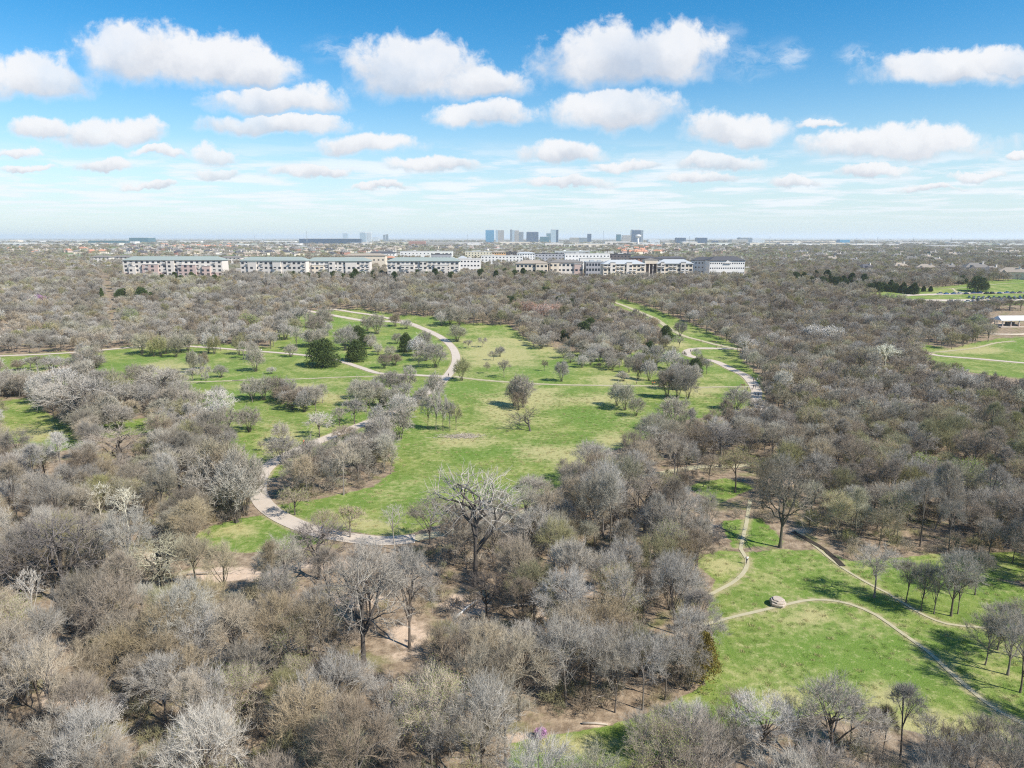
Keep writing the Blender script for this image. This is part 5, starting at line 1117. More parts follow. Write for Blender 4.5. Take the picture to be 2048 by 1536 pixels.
# sheds and warehouses: pale, flat, low
def shed(label, x0, x1, yt, yb, wm='white', rm='whiteroof', dp=60):
    D = 1420 * 44 / (yb - 474.0); a = at_depth(x0, yt, D); b = at_depth(x1, yt, D); Wd = b.x - a.x; zb = hz(a.x, D) - .5; h = max(5, a.z - zb)
    o = thing('warehouse', label, 'warehouse', ((a.x + b.x) / 2, D, zb)); MB().box(-Wd / 2, Wd / 2, 0, dp, 0, h).build('wall', M[wm], o)
    MB().box(-Wd / 2 - .5, Wd / 2 + .5, -.5, dp + .5, h + .003, h + 1).build('roof', M[rm], o)
    dmb = MB()
    for i in range(4): dmb = MB().box(-Wd * .4 + i * Wd * .22, -Wd * .4 + i * Wd * .22 + Wd * .10, -.2, -.003, 0, h * .55); dmb.build('loading_door', M['glass'], o)
    BLOCKS.append((a.x - 8, b.x + 8, D - 50, D + dp + 8))
SH = [(0, 60, 486, 490), (62, 150, 487, 490), (150, 238, 486.5, 489.5), (240, 270, 483, 487), (20, 36, 480, 485), (315, 330, 482, 485), (360, 400, 482, 485), (440, 500, 483, 486), (470, 490, 489, 493), (520, 590, 482, 485), (745, 815, 484, 487), (905, 965, 485, 489), (935, 960, 488, 493), (1000, 1060, 484, 489),
 (1090, 1127, 487, 492), (1128, 1150, 489, 493), (1150, 1215, 488, 493), (1210, 1260, 483, 488), (1285, 1320, 487, 491), (1330, 1352, 486, 490), (1365, 1395, 484, 491), (1415, 1470, 486, 490), (1500, 1560, 486, 490), (1560, 1600, 486, 491), (1585, 1640, 488, 492), (1640, 1700, 486, 490), (1700, 1760, 488, 492), (1760, 1800, 488, 491), (1860, 1930, 492, 496), (1930, 1990, 490, 493), (2000, 2060, 488, 491), (1990, 2040, 496, 499), (700, 740, 486, 489), (550, 600, 487, 490), (1240, 1300, 485, 488), (1800, 1860, 485, 488), (1900, 1960, 485, 487.5), (1520, 1680, 482, 485), (1700, 1900, 481.5, 484), (0, 170, 481, 484)]
FARL = [(20,486,'the left horizon edge'),(180,486,'the left terminal row'),(277,480,'the teal horizon block'),(345,497,'the red-tiled houses'),(509,480,'the left horizon mast'),(613,480,'the middle mast'),(660,482,'the long dark glass building'),(730,474,'the pale slab tower'),(770,475,'the dark tower pair'),(833,486,'the brick office cluster'),(935,485,'the mast by the town'),(980,470,'the blue tower'),(1034,471,'the tower trio'),(1065,472,'the wide dark tower'),(1110,472,'the tall pale tower'),(1150,480,'the domed office'),(1207,484,'the tall mast'),(1250,478,'the beige tower'),(1275,480,'the water tower'),(1330,486,'the brown office'),(1379,482,'the dark glass boxes'),(1430,484,'the small dark office'),(1515,483,'the last white office'),(1545,484,'the first pylon'),(1690,484,'the arched hall'),(1756,485,'the middle pylon'),(1828,484,'the fourth pylon'),(1903,485,'the nearest pylon'),(2030,490,'the right horizon edge'),(600,500,'the left apartments'),(1000,507,'the orange row'),(1200,510,'the square-windowed block'),(1450,505,'the white hotel'),(1955,530,'the large grey roof house'),(1750,535,'the dark-roofed house'),(1650,505,'the right suburb start'),(80,500,'the far left suburb'),(430,505,'the first green roof end'),(740,503,'the white gabled row')]
for i, (x0, x1, yt, yb) in enumerate(SH):
    D_ = 'on the far left plain' if x0 < 300 else 'left of the skyline' if x0 < 800 else 'below the skyline' if x0 < 1300 else 'right of the skyline' if x0 < 1600 else 'on the far right plain'
    sz_ = 'long' if x1 - x0 > 55 else 'small' if x1 - x0 < 26 else 'mid-sized'
    lab = '%s %s warehouse %s' % (sz_, ('white flat-roofed', 'cream grey-roofed', 'pale white-roofed', 'white grey-roofed', 'cream white-roofed', 'pale grey-roofed')[i % 6], near_lm((x0 + x1) / 2, yb, FARL)); shed(lab, x0, x1, yt, yb, ('white', 'cream', 'stucco')[i % 3], ('whiteroof', 'membrane')[i % 2])
# water tower
D = 4300; a = at_depth(1276.5, 469, D); zb = hz(a.x, D); h = a.z - zb; o = thing('water_tower', 'white mushroom-shaped water tower before the dark blue tower', 'water tower', (a.x, D, zb))
MB().lathe([(9, 0), (7, 6), (6, 15), (6, h * .66)], 20).build('shaft', M['white'], o, True); MB().lathe([(6.1, h * .66 + .01), (12, h * .73), (17.5, h * .82), (18, h * .88), (15, h * .95), (8, h * .99), (1, h)], 24).build('tank', M['white'], o, True)
# lattice masts and pylons
def mast(label, px, yt, yb, w_=3.0):
    D = 1420 * 44 / (yb - 474.0); a = at_depth(px, yt, D); zb = hz(a.x, D); h = a.z - zb; o = thing('lattice_mast', label, 'mast', (a.x, D, zb)); r = D / FPX * .30
    for q in range(3):
        an = q * 2.094; MB().tube([(w_ * math.cos(an), w_ * math.sin(an), 0), (.3 * math.cos(an), .3 * math.sin(an), h)], [r * .5, r * .3], 4).build('leg', M['steel'], o)
    q = MB()
    for i in range(9):
        z0, z1 = h * i / 9, h * (i + 1) / 9; k0, k1 = w_ * (1 - i / 9.0) + .3, w_ * (1 - (i + 1) / 9.0) + .3; q.tube([(k0, 0, z0), (-k1 * .5, k1 * .86, z1)], [r * .2, r * .2], 3); q.tube([(-k0 * .5, k0 * .86, z0), (-k1 * .5, -k1 * .86, z1)], [r * .2, r * .2], 3)
    q.build('bracing', M['steel'], o); MB().box(-w_ * .8, w_ * .8, -.3, .3, h * .9, h * .9 + r).build('crossarm', M['steel'], o)
for lab, px, yt, yb in [('tall thin mast above the middle green roof', 613, 461, 500), ('tall thin mast behind the rightmost green roof', 935, 468, 500), ('tall mast right of the skyline cluster', 1207, 462, 504), ('mast between the two dark glass boxes', 1379, 472, 498), ('thin mast beyond the first green roof', 252, 482, 508), ('pylon on the right plain, leftmost', 1540, 473, 492), ('pylon on the right plain beside the arched hall', 1714, 475, 494), ('pylon in the middle of the right plain', 1756, 473, 496), ('pylon far on the right plain', 1828, 474, 494), ('thin mast on the left horizon', 509, 470, 484), ('pylon nearest the right edge', 1903, 475, 494)]: mast(lab, px, yt, yb)
# houses
def make_house(k):
    Wd, dp, h = ((17, 12, 5.5), (22, 13, 6.2), (14, 11, 5.0), (19, 12, 6.0))[k]
    a = MB().box(-Wd / 2, Wd / 2, 0, dp, 0, h); a.box(-Wd / 2 + 2, -Wd / 2 + 8, -3, -.003, 0, h * .85); wl = a.mesh('wall', [M[('brickpink', 'cream', 'stucco', 'redbrick')[k]]])
    r = MB().hip(-Wd / 2 - .6, Wd / 2 + .6, -.6, dp + .6, h + .003, 4.2, dp / 2 if k % 2 else 2.0); r.add([(-Wd / 2 + 1.6, -3.4, h * .85 + .003), (-Wd / 2 + 8.4, -3.4, h * .85 + .003), (-Wd / 2 + 5, -3.4, h * .85 + 3.2), (-Wd / 2 + 1.6, 4, h * .85 + .9), (-Wd / 2 + 8.4, 4, h * .85 + .9), (-Wd / 2 + 5, 5, h * .85 + 3.6)], [(0, 1, 2), (0, 2, 5, 3), (1, 4, 5, 2)])
    c = MB().box(Wd * .22, Wd * .22 + 1.3, dp * .3, dp * .3 + 1.3, h, h + 5.6); c.box(Wd * .22 - .15, Wd * .22 + 1.45, dp * .3 - .15, dp * .3 + 1.45, h + 5.603, h + 5.9)
    return wl, r.mesh('roof', [M['shingle']]), c.mesh('chimney', [M['stucco']])
HM = [make_house(k) for k in range(4)]; HN = {}
rngH = np.random.default_rng(77)
def house(px, py, k, rm, label, sc=1.0, group=None):
    if py < 530: y = 1420 * 44 / (py - 474.0); x = at_depth(px, py, y).x
    else: x, y = gp(px, py)
    if any(x0 - 9 < x < x1 + 9 and y0 - 14 < y < y1 + 14 for x0, x1, y0, y1 in BLOCKS): return
    o = thing('house', label, 'house', (x, y, hz(x, y) - .3), rngH.uniform(-.7, .7), group); o.scale = (sc, sc, sc)
    key = (k, rm)
    if key not in HN:
        ms = HM[k]; a, b, c = (bpy.data.objects.new(n, m_) for n, m_ in zip(('wall', 'roof', 'chimney'), ms))
        if rm != 'shingle': b.data = b.data.copy(); b.data.materials[0] = M[rm]
        HN[key] = (a, b, c)
    a, b, c = (q.copy() for q in HN[key]); link(a, o); link(b, o); link(c, b)
    BLOCKS.append((x - 9, x + 9, y - 13, y + 13))
RN = {'shingle': 'grey', 'tanroof': 'tan', 'redroof': 'red-tiled', 'darkroof': 'dark'}
for lab, px, py, k, rm, sc in [('dark-roofed house at the left of the row in the right wood', 1738, 545, 1, 'darkroof', 1.0), ('grey-roofed house right of that dark-roofed one', 1764, 546, 0, 'shingle', 1.0), ('pale steep-roofed house in the middle of the right wood', 1803, 541, 3, 'tanroof', 1.0), ('tan-roofed house left of the large grey one', 1852, 545, 1, 'tanroof', 1.0), ('house with pale chimney left of the large grey roof', 1897, 543, 0, 'shingle', 1.0),
 ('small grey house beside the large grey roof', 1925, 546, 2, 'shingle', 1.0), ('large grey-roofed house with tall chimney in the right wood', 1955, 548, 1, 'shingle', 1.25), ('tan house between grey roof and right edge', 1992, 552, 3, 'shingle', 1.1), ('brown house near the right edge above the lawn', 2022, 558, 1, 'tanroof', 1.15), ('brown house cut by the right edge above the lawn', 2042, 556, 0, 'tanroof', 1.1)]: house(px, py, k, rm, lab, sc)
def rows_of_houses(n, x0, x1, y0, y1, roofs, where, seed):
    g = np.random.default_rng(seed)
    for i in range(n):
        px_ = x0 + (x1 - x0) * (i * .618034 % 1); py_ = g.uniform(y0, y1); rm = roofs[int(g.integers(0, len(roofs)))]; k = int(g.integers(0, 4))
        lab = '%s %s-roofed %s house %s' % (('small', 'wide', 'square', 'gabled')[k], RN[rm], ('pink brick', 'cream', 'white', 'red brick')[k], near_lm(px_, py_, FARL)); house(px_, py_, k, rm, lab, g.uniform(.9, 1.25), lab)
rows_of_houses(46, 20, 240, 489, 508, ['shingle', 'tanroof', 'shingle', 'redroof'], 'in the far left suburb', 1)
rows_of_houses(60, 240, 480, 490, 510, ['shingle', 'tanroof', 'shingle', 'darkroof'], 'beyond the first green-roofed block', 2)
rows_of_houses(26, 325, 480, 489, 496, ['redroof', 'redroof', 'tanroof'], 'in the red-tiled group beyond the first block', 3)
rows_of_houses(70, 480, 800, 490, 512, ['shingle', 'tanroof', 'tanroof', 'darkroof'], 'beyond the middle green-roofed block', 4)
rows_of_houses(26, 800, 1000, 487, 500, ['shingle', 'tanroof', 'darkroof'], 'behind the town centre, left', 5)
rows_of_houses(22, 1240, 1330, 492, 508, ['redroof', 'redroof', 'tanroof'], 'in the red-tiled group beyond the silver roofs', 6)
rows_of_houses(26, 1330, 1560, 492, 508, ['shingle', 'tanroof'], 'beyond the white hotel', 7)
rows_of_houses(46, 1560, 2048, 494, 526, ['shingle', 'tanroof', 'shingle'], 'among the trees of the right suburb', 8)
# ------------------------------------------------------------------ pavilion, tent, parking
x, y = gp(2021, 652); o = thing('pavilion', 'open picnic pavilion with white metal roof at the right edge', 'pavilion', (x, y, hz(x, y)), .05)
MB().hip(-11, 11, -5, 5, 4.4, 2.6, 1.0, .3).build('roof', M['whiteroof'], o)
for q in (-9, -3, 3, 9):
    for r_ in (-4, 4): MB().box(q - .35, q + .35, r_ - .35, r_ + .35, -.5, 1.4).box(q - .18, q + .18, r_ - .18, r_ + .18, 1.403, 4.397, 1).build('post', [M['brickpink'], M['rail']], o)
MB().box(-11, 11, -5.4, 5.4, -.5, .15).build('floor_slab', M['concrete'], o); MB().box(-1.6, 4, 1.5, 3.6, .153, 2.6).build('fireplace_block', M['darkw'], o)
x, y = gp(2012, 668); o = tag(MB().tube([(x + 14 * math.cos(t), y - 5 * math.sin(t), hz(x, y) + .35) for t in np.linspace(-.3, 3.3, 16)], [.55] * 16, 5).build('stone_wall', M['cream']), 'low curved pale stone wall below the pavilion', 'wall')
x, y = gp(4, 682); o = thing('tent', 'white pointed tent cut by the left edge of the photo', 'tent', (x - 4, y, hz(x, y))); MB().lathe([(5, 2.4), (3.2, 4.2), (1.6, 7.5), (.5, 12), (.08, 16)], 8).build('canopy', M['white'], o)
for q in range(4): MB().tube([(4.5 * math.cos(q * 1.57 + .7), 4.5 * math.sin(q * 1.57 + .7), 0), (4.5 * math.cos(q * 1.57 + .7), 4.5 * math.sin(q * 1.57 + .7), 2.6)], [.1, .1], 6).build('pole', M['rail'], o)
CARC = {'white': (.75, .75, .75), 'black': (.02, .02, .022), 'navy blue': (.02, .045, .16), 'silver': (.42, .43, .45), 'grey': (.14, .15, .16), 'teal': (.04, .16, .18), 'blue': (.05, .16, .38), 'dark red': (.20, .02, .02)}
for k_, c_ in CARC.items(): M['car_' + k_] = mat('paint_' + k_.replace(' ', '_'), c_, .3, nodes=lambda t, b, c_=c_: (b.inputs['Base Color'].__setattr__('default_value', c_ + (1,)), b.inputs['Coat Weight'].__setattr__('default_value', .6)))
M['tyre'] = mat('tyre', (.02, .02, .02))
def car_meshes(suv):
    L, Wd = 4.8, 1.85; z1 = 1.0 if suv else .88; z2 = 1.75 if suv else 1.45
    pf = [(-L / 2, .35), (-L / 2, z1 * .78), (-L / 2 + .5, z1 * .94), (-L * .22, z1), (L * .36 if suv else L * .30, z1 * 1.02), (L / 2 - .1, z1 * .95), (L / 2, z1 * .6), (L / 2, .32)]
    n = len(pf); V = [(px_, s * Wd / 2 * (1 if 0 < i < n - 1 else .96), z) for s in (-1, 1) for i, (px_, z) in enumerate(pf)]
    F = [tuple(range(n)), tuple(range(2 * n - 1, n - 1, -1))] + [(i + 1, i, n + i, n + i + 1) for i in range(n - 1)] + [(0, n - 1, 2 * n - 1, n)]
    body = MB().add(V, F); zz = z1 - .02
    A_ = [(-L * .21, zz), (-L * .06, z2), (L * (.33 if suv else .17), z2), (L * (.44 if suv else .36), zz)]
    V = [(px_, s * Wd / 2 * (.92 if z < z2 else .76), z) for s in (-1, 1) for px_, z in A_]
    gl = MB().add(V, [(0, 1, 2, 3), (7, 6, 5, 4), (1, 0, 4, 5), (3, 2, 6, 7)]); rf = MB().add([(A_[1][0], -Wd * .385, z2 + .01), (A_[2][0], -Wd * .385, z2 + .01), (A_[2][0], Wd * .385, z2 + .01), (A_[1][0], Wd * .385, z2 + .01), (A_[1][0] + .1, -Wd * .34, z2 + .06), (A_[2][0] - .1, -Wd * .34, z2 + .06), (A_[2][0] - .1, Wd * .34, z2 + .06), (A_[1][0] + .1, Wd * .34, z2 + .06)], [(3, 2, 1, 0), (4, 5, 6, 7), (0, 1, 5, 4), (1, 2, 6, 5), (2, 3, 7, 6), (3, 0, 4, 7)])
    wh = MB().lathe([(.10, -.1), (.33, -.1), (.34, .1), (.10, .1)], 12)
    return body.mesh('body', [M['car_white']]), gl.mesh('glass_cabin', [M['glass']]), rf.mesh('roof', [M['car_white']]), wh.mesh('wheel', [M['tyre']])
CM = [car_meshes(0), car_meshes(1)]; CN = {}; rngC = np.random.default_rng(4); cc = list(CARC)
def car(px, py, ang_, col_, suv, label):
    x, y = gp(px, py); o = thing('parked_car', label, 'car', (x, y, hz(x, y) + .22), ang_, 'cars parked in the lot before the pavilion lawn')
    key = (col_, suv)
    if key not in CN:
        b, g, r, wh = CM[suv]; obs = [bpy.data.objects.new('body', b.copy()), bpy.data.objects.new('glass_cabin', g), bpy.data.objects.new('roof', r.copy()), bpy.data.objects.new('wheel', wh)]
        obs[0].data.materials[0] = M['car_' + col_]; obs[2].data.materials[0] = M['car_' + col_]; CN[key] = obs
    b, g, r, wh = (q.copy() for q in CN[key]); link(b, o); link(g, o); link(r, o)
    for i, (ax, ay) in enumerate(((-1.5, -.86), (1.5, -.86), (-1.5, .86), (1.5, .86))):
        q = wh if i == 0 else wh.copy(); link(q, o); q.location = (ax, ay, .34); q.rotation_euler = (R(90), 0, 0)
for row, (y0, x0, x1, st_, an, where) in enumerate([(588.5, 1868, 2100, 12.6, .1, 'in the back row by the lawn'), (596.5, 1938, 2100, 9.5, 1.1, 'in the middle row'), (599.8, 1926, 2100, 9.0, 1.2, 'in the front row'), (604.5, 1900, 2010, 11, .4, 'in the nearest row behind the trees')]):
    q = x0; i = 0
    while q < x1:
        c_ = cc[int(rngC.choice(8, p=(.22, .2, .12, .14, .14, .06, .08, .04)))]; suv = int(rngC.integers(0, 2)); pos = 'left' if q < 1960 else 'middle' if q < 2010 else 'right'
        if rngC.uniform() < .9: car(q, y0 - (q - x0) * .012 + rngC.uniform(-.6, .6), an + rngC.uniform(-.1, .1) + (math.pi if rngC.uniform() < .5 else 0), c_, suv, '%s %s parked %s, %s part' % (c_, 'tall SUV' if suv else 'low saloon', where, pos))
        q += st_ * rngC.uniform(.9, 1.15); i += 1
# ------------------------------------------------------------------ people
def skin(name, verts, edges, rad, m_):
    me = bpy.data.meshes.new(name); me.from_pydata(verts, edges, []); o = bpy.data.objects.new(name, me); COL.objects.link(o)
    md = o.modifiers.new('skin', 'SKIN'); s2 = o.modifiers.new('sub', 'SUBSURF'); s2.levels = 1; s2.render_levels = 1
    for i, r in enumerate(rad): me.skin_vertices[0].data[i].radius = (r, r) if not isinstance(r, tuple) else r
    me.skin_vertices[0].data[0].use_root = True
    dg = bpy.context.evaluated_depsgraph_get(); m2 = bpy.data.meshes.new_from_object(o.evaluated_get(dg)); bpy.data.objects.remove(o)
    m2.name = name; m2.materials.clear(); m2.materials.append(m_); m2.polygons.foreach_set('use_smooth', [True] * len(m2.polygons)); return m2
M['skin'] = mat('skin', (.45, .28, .20), .6); M['hair'] = mat('hair', (.04, .028, .02))
def person_meshes(st, run=0):
    """walking figure facing -Y; st is the stride"""
    v = [(0, 0, .95), (0, 0, 1.12), (0, -.01 - run * .04, 1.33), (0, -.01 - run * .05, 1.47), (0, -.02 - run * .05, 1.53), (0, -.03 - run * .06, 1.63), (0, -.02 - run * .06, 1.74),
         (-.18, 0, 1.42), (-.24, st * .18, 1.18), (-.23, st * .10 - .12 - run * .2, .98 + run * .22), (.18, 0, 1.42), (.24, -st * .18, 1.18), (.23, -st * .22 - .10 - run * .2, .98 + run * .22),
         (-.10, 0, .90), (-.11, -st * .22, .50), (-.11, -st * .20, .08), (-.11, -st * .20 - .16, .04), (.10, 0, .90), (.11, st * .14, .50), (.11, st * .42, .12), (.11, st * .42 - .15, .05), (0, -.15 - run * .06, 1.625)]
    e = [(0, 1), (1, 2), (2, 3), (3, 4), (4, 5), (5, 6), (3, 7), (7, 8), (8, 9), (3, 10), (10, 11), (11, 12), (0, 13), (13, 14), (14, 15), (15, 16), (0, 17), (17, 18), (18, 19), (19, 20), (5, 21)]
    r = [.13, .125, .15, .09, .055, .085, .07, .06, .042, .032, .06, .042, .032, .085, .055, .038, .035, .085, .055, .038, .035, .02]
    body = skin('body', v, e, r, M['skin'])
    def sub(ids, grow, m_, nm):
        ids = list(ids); mp = {a: i for i, a in enumerate(ids)}; vv = [v[a] for a in ids]; ee = [(mp[a], mp[b]) for a, b in e if a in mp and b in mp]; return skin(nm, vv, ee, [r[a] + grow for a in ids], m_)
    return body, sub([1, 0, 2, 3, 7, 8, 10, 11], .022, M['white'], 'shirt'), sub([0, 13, 14, 15, 17, 18, 19], .022, M['darkw'], 'trousers'), skin('hair', [(0, .0 - run * .05, 1.70), (0, .03 - run * .05, 1.64)], [(0, 1)], [.10, .085], M['hair'])
PM = [person_meshes(1.0), person_meshes(.55), person_meshes(1.2, 1)]
CLO = {'orange': (.9, .2, .02), 'white': (.8, .8, .82), 'black': (.02, .02, .025), 'red': (.62, .06, .04), 'blue': (.10, .16, .42), 'dark': (.05, .05, .06), 'grey': (.25, .25, .27), 'pale pink': (.7, .5, .5)}
for k_, c_ in CLO.items(): M['cl_' + k_] = mat('cloth_' + k_.replace(' ', '_'), c_)
def person(px, py, k, top, leg, rz, label, sc=1.0, group=None):
    x, y = gp(px, py); o = thing('person', label, 'person', (x, y, hz(x, y) + .12), rz, group); o.scale = (sc,) * 3
    for nm, m_, mt in zip(('body', 'shirt', 'trousers', 'hair'), PM[k], (None, M['cl_' + top], M['cl_' + leg], None)):
        q = link(bpy.data.objects.new(nm, m_), o)
        if mt: q.material_slots[0].link = 'OBJECT'; q.material_slots[0].material = mt
for a_ in [(608, 890, 2, 'orange', 'orange', .9, 'person in orange walking along the edge of the straight concrete path'), (897, 754, 1, 'black', 'dark', 0, 'person in dark clothes standing at the path junction'),
 (1493, 1128, 0, 'white', 'dark', .1, 'person in white shirt and dark shorts on the near dirt trail'), (1507, 764, 0, 'black', 'dark', .3, 'person in black walking alone on the right concrete path'), (1514, 764, 1, 'white', 'grey', 0, 'person in white by the rail of the right path'),
 (1507, 777, 0, 'black', 'black', 2.8, 'left one of a dark-clothed couple on the right path'), (1511, 778, 1, 'dark', 'grey', 2.8, 'right one of a dark-clothed couple on the right path'), (1510, 794, 0, 'grey', 'dark', .2, 'left walker of the nearest group on the right path'), (1516, 794, 1, 'dark', 'dark', .2, 'right walker of the nearest group on the right path'),
 (1305, 771, 1, 'red', 'dark', 1.4, 'person in red on the dirt path by the big cluster'), (1309, 771, 0, 'orange', 'grey', 1.6, 'person in orange beside the one in red on the dirt path'), (1312, 771, 1, 'dark', 'dark', 1.5, 'person in dark clothes right of the one in red'),
 (1381, 705, 0, 'black', 'dark', .5, 'person in black at the hairpin of the right path'), (1442, 695, 1, 'pale pink', 'dark', .5, 'person in pink by the far rail of the right path'), (779, 822, 0, 'white', 'blue', .8, 'person in white on the straight path between bare trees'),
 (523, 704, 1, 'white', 'grey', 1.2, 'person in white on the left concrete path'), (644, 1066, 0, 'blue', 'dark', 1.2, 'person in blue on the bend of the near path loop'), (1432, 688, 0, 'grey', 'dark', 1, 'person in grey on the far dirt path near the rail')]:
    person(*a_, sc=1.06)
# ------------------------------------------------------------------ small things in the park
def stone(t, b):
    g = t('ShaderNodeTexCoord').outputs['Object']; n = t.noise(g, 1.7, 5, .65); t.put(b, 'Base Color', t.mix(n, (.22, .17, .13, 1), (.62, .54, .45, 1)))
M['stone'] = mat('stone', nodes=stone); x, y = gp(1555, 1210); o = thing('stone_seat', 'round stack of weathered stone slabs beside the curved dirt trail', 'stone stack', (x, y, hz(x, y)), .2)
gS = np.random.default_rng(3)
for i, (r, z0, z1) in enumerate(((1.35, -.2, .42), (1.48, .43, .80), (1.28, .81, 1.12), (.95, 1.13, 1.34))):
    k = 15; rr_ = r * (1 + gS.uniform(-.10, .10, k)); a = np.arange(k) * 2 * math.pi / k + i; tl = .07 * (i > 0); V = [(s_ * rr_[j] * math.cos(a[j]), s_ * rr_[j] * math.sin(a[j]), z + tl * math.cos(a[j] - 2) * r) for s_, z in ((.95, z0), (1, z0 + .08), (.99, z1 - .08), (.92, z1)) for j in range(k)]
    F = [(q * k + j, q * k + (j + 1) % k, (q + 1) * k + (j + 1) % k, (q + 1) * k + j) for q in range(3) for j in range(k)] + [tuple(range(k))[::-1], tuple(range(3 * k, 4 * k))]; MB().add(V, F).build('stone_slab', M['stone'], o)
M['wood_dead'] = mat('dead_wood', (.46, .40, .33)); M['wood_white'] = mat('bleached_wood', (.72, .70, .66)); M['wood'] = mat('bench_wood', (.16, .11, .07))
q = MB(); x, y = gp(928, 873)
for i in range(420):
    a, b = gS.normal(0, 3.6), gS.normal(0, 1.5); L = gS.uniform(.8, 2.8); an = gS.uniform(0, 6.28); z = abs(gS.normal(0, .28)) * max(.1, 1 - abs(a) / 9) + .05; d_ = np.array([math.cos(an), math.sin(an), gS.uniform(-.1, .35)]) * L
    p0 = np.array([a, b, z]); q.tube([p0 - d_ * .5, p0 + gS.normal(size=3) * .08, p0 + d_ * .5], [.05, .04, .015], 3)
o = q.build('brush_pile', M['wood_dead']); o.location = (x, y, hz(x, y)); tag(o, 'wide pile of pale cut branches on the central lawn', 'brush pile')
def log(px, py, L, r, an, m_, label, up=.1, br=3):
    x, y = gp(px, py); q = MB(); d_ = np.array([math.cos(an), math.sin(an), up]) * L; b_ = np.array([0, 0, r * .8]); q.tube([b_ - d_ * .5 * np.array([1, 1, 0]), b_ + np.array([.05, .1, d_[2] * .4]), b_ + d_ * .5], [r, r * .8, r * .4], 7); o = thing('fallen_log', label, 'log', (x, y, hz(x, y)))
    q.build('log_trunk', m_, o, True)
    for i in range(br):
        p = b_ + d_ * (.1 + .13 * i); s_ = gS.normal(size=3) * .25 + d_ / L * .6; s_[2] = abs(s_[2]) + .15; MB().tube([p, p + s_ * L * .16, p + s_ * L * .32 + gS.normal(size=3) * .1], [r * .35, r * .2, .02], 4).build('branch_stub', m_, o)
for a_ in [(932, 1222, 6.5, .26, 1.0, M['wood_white'], 'bleached white straight log on the sandy ground before the huge oak', .12, 0), (480, 762, 7, .2, .1, M['wood_dead'], 'pale fallen branches on the left dirt path', .1, 5), (1483, 783, 4.5, .16, .1, M['wood_white'], 'white log on the lawn tip left of the right path', .03, 1), (1472, 781, 2.2, .14, 2.2, M['wood_white'], 'short white log left of the long one at the lawn tip', .05, 0),
 (400, 1330, 4.5, .13, 2.3, M['wood_white'], 'thin white forked log in the left foreground', .5, 3), (300, 1372, 5, .11, 2.6, M['wood_white'], 'white curved fallen branch in the left foreground', .25, 3), (1205, 1395, 4.5, .14, .2, M['wood_dead'], 'pale fallen branch in front of the right foreground grove', .05, 3), (1040, 1215, 6, .18, .1, M['wood_dead'], 'pale crooked fallen limb right of the dark crooked oak', .15, 4),
 (590, 1405, 5, .13, .1, mat('reddish_wood', (.38, .18, .13)), 'reddish fallen limb under the left foreground trees', .1, 3), (1660, 1490, 5, .13, .9, M['wood_white'], 'white leaning dead limb at the bottom edge', .55, 4), (1190, 1450, 3.5, .2, -.1, M['wood_dead'], 'short log on the near bottom clearing', .03, 1), (420, 1150, 9, .2, .05, M['wood_dead'], 'long pale fallen limb in the left clearing', .1, 5)]: log(*a_)
def bench(px, py, rz, label):
    x, y = gp(px, py); o = thing('bench', label, 'bench', (x, y, hz(x, y) + .1), rz); MB().box(-.95, .95, -.25, .25, .42, .48).build('seat', M['wood'], o); MB().box(-.95, .95, .22, .28, .55, .95).build('backrest', M['wood'], o)
    for q in (-.8, .8): MB().box(q - .05, q + .05, -.22, .29, -.1, .417).build('leg', M['steel'], o)
bench(1426, 686, -.3, 'dark bench beside the far dirt path'); bench(650, 620, .4, 'dark bench at the far end of the upper path'); bench(1486, 773, .1, 'dark bench at the right end of the dirt path')
def post(px, py, label, h=1.2):
    x, y = gp(px, py); o = thing('marker_post', label, 'post', (x, y, hz(x, y))); MB().box(-.12, .12, -.12, .12, -.2, h).build('post_shaft', M['wood'], o); MB().box(-.17, .17, -.17, .17, h + .003, h + .12).build('post_cap', M['steel'], o)
post(1402, 684, 'wooden marker post on the far dirt path'); post(1433, 696, 'wooden marker post at the far fork of the right path'); post(1495, 779, 'dark marker post left of the right path'); post(1504, 781, 'low dark post on the curb of the right path'); post(760, 747, 'marker post on the left concrete path'); post(1273, 768, 'marker post on the dirt path left of the red walkers')
x, y = gp(900, 757); o = thing('litter_bin', 'small dark litter bin at the path junction', 'bin', (x + 1.4, y - 1.5, hz(x, y))); MB().lathe([(.28, 0), (.32, .1), (.32, .85), (.28, .95)], 14).build('bin_body', M['darkw'], o, True); MB().lathe([(.34, .953), (.34, 1.0), (.12, 1.12)], 14).build('bin_lid', M['steel'], o, True)
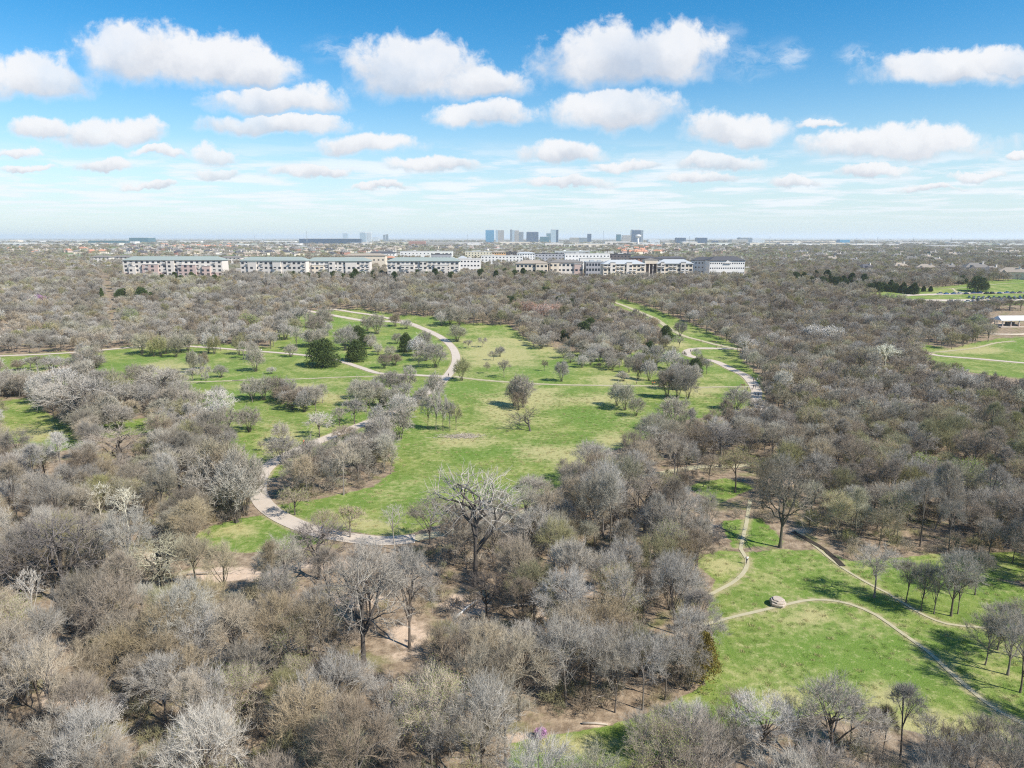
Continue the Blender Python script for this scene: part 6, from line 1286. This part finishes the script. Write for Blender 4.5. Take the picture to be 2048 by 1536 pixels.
# ------------------------------------------------------------------ the air
def haze_(den, top=140.0, y1=34000.0):
    hm = bpy.data.materials.new('haze'); hm.use_nodes = True; t = NT(hm.node_tree); t.n.clear()
    v = t('ShaderNodeVolumePrincipled'); v.inputs['Color'].default_value = (.84, .92, 1.0, 1); v.inputs['Density'].default_value = den; v.inputs['Anisotropy'].default_value = .2
    oo = t('ShaderNodeOutputMaterial'); t.l.new(v.outputs[0], oo.inputs['Volume'])
    o = MB().box(-34000, 34000, -34000, y1, -3, top).build('haze', hm); o['kind'] = 'stuff'; o['label'] = 'pale blue haze over the far plain'
haze_(6.5e-5)

finish_woods(BLOCKS)
# a label shared by two or three look-alikes says which of them is nearer
by = {}
for o in SC.objects:
    if o.parent is None and o.get('label') and o.get('kind') != 'stuff': by.setdefault(o['label'], []).append(o)
for lab, os_ in by.items():
    if len(os_) == 1: 
        if o.name.startswith(('bare_tree', 'house')) and 'group' in os_[0] and os_[0]['group'] == lab: del os_[0]['group']
        continue
    os_.sort(key=lambda o: o.location.y)
    words_ = {2: ('nearer', 'farther'), 3: ('nearest', 'second', 'farthest'), 4: ('nearest', 'second', 'third', 'farthest')}.get(len(os_))
    if words_ is None: continue
    for o, w_ in zip(os_, words_): o['label'] = w_ + ' ' + lab
for o in SC.objects:
    if o.parent is None and o.get('label'):
        while len(o['label'].split()) > 16 and ' the ' in o['label']: o['label'] = o['label'].replace(' the ', ' ', 1)
        if len(o['label'].split()) > 16: o['label'] = o['label'].replace(' bare', '').replace(' trees at', ' at')
GRP = {'small_tree': 'small bare trees of the meadows', 'bare_tree': 'bare trees of the near woods', 'house': 'houses of the suburbs', 'warehouse': 'warehouses on the plain', 'juniper_tree': 'junipers', 'person': 'people on the park paths', 'budding_tree': 'budding trees', 'thicket_tree': 'bare trees standing in the meadows', 'office_tower': 'towers on the skyline', 'fallen_log': 'fallen logs', 'lattice_mast': 'masts and pylons', 'town_building': 'town centre buildings', 'apartment_building': 'apartment buildings before the wood', 'oak_tree': 'old oaks', 'sycamore_tree': 'pale sycamores', 'parked_car': 'cars parked before the pavilion lawn'}
for o in SC.objects:
    if o.parent is None and o.get('category'):
        st_ = o.name.split('.')[0]
        if st_ in GRP: o['group'] = GRP[st_]
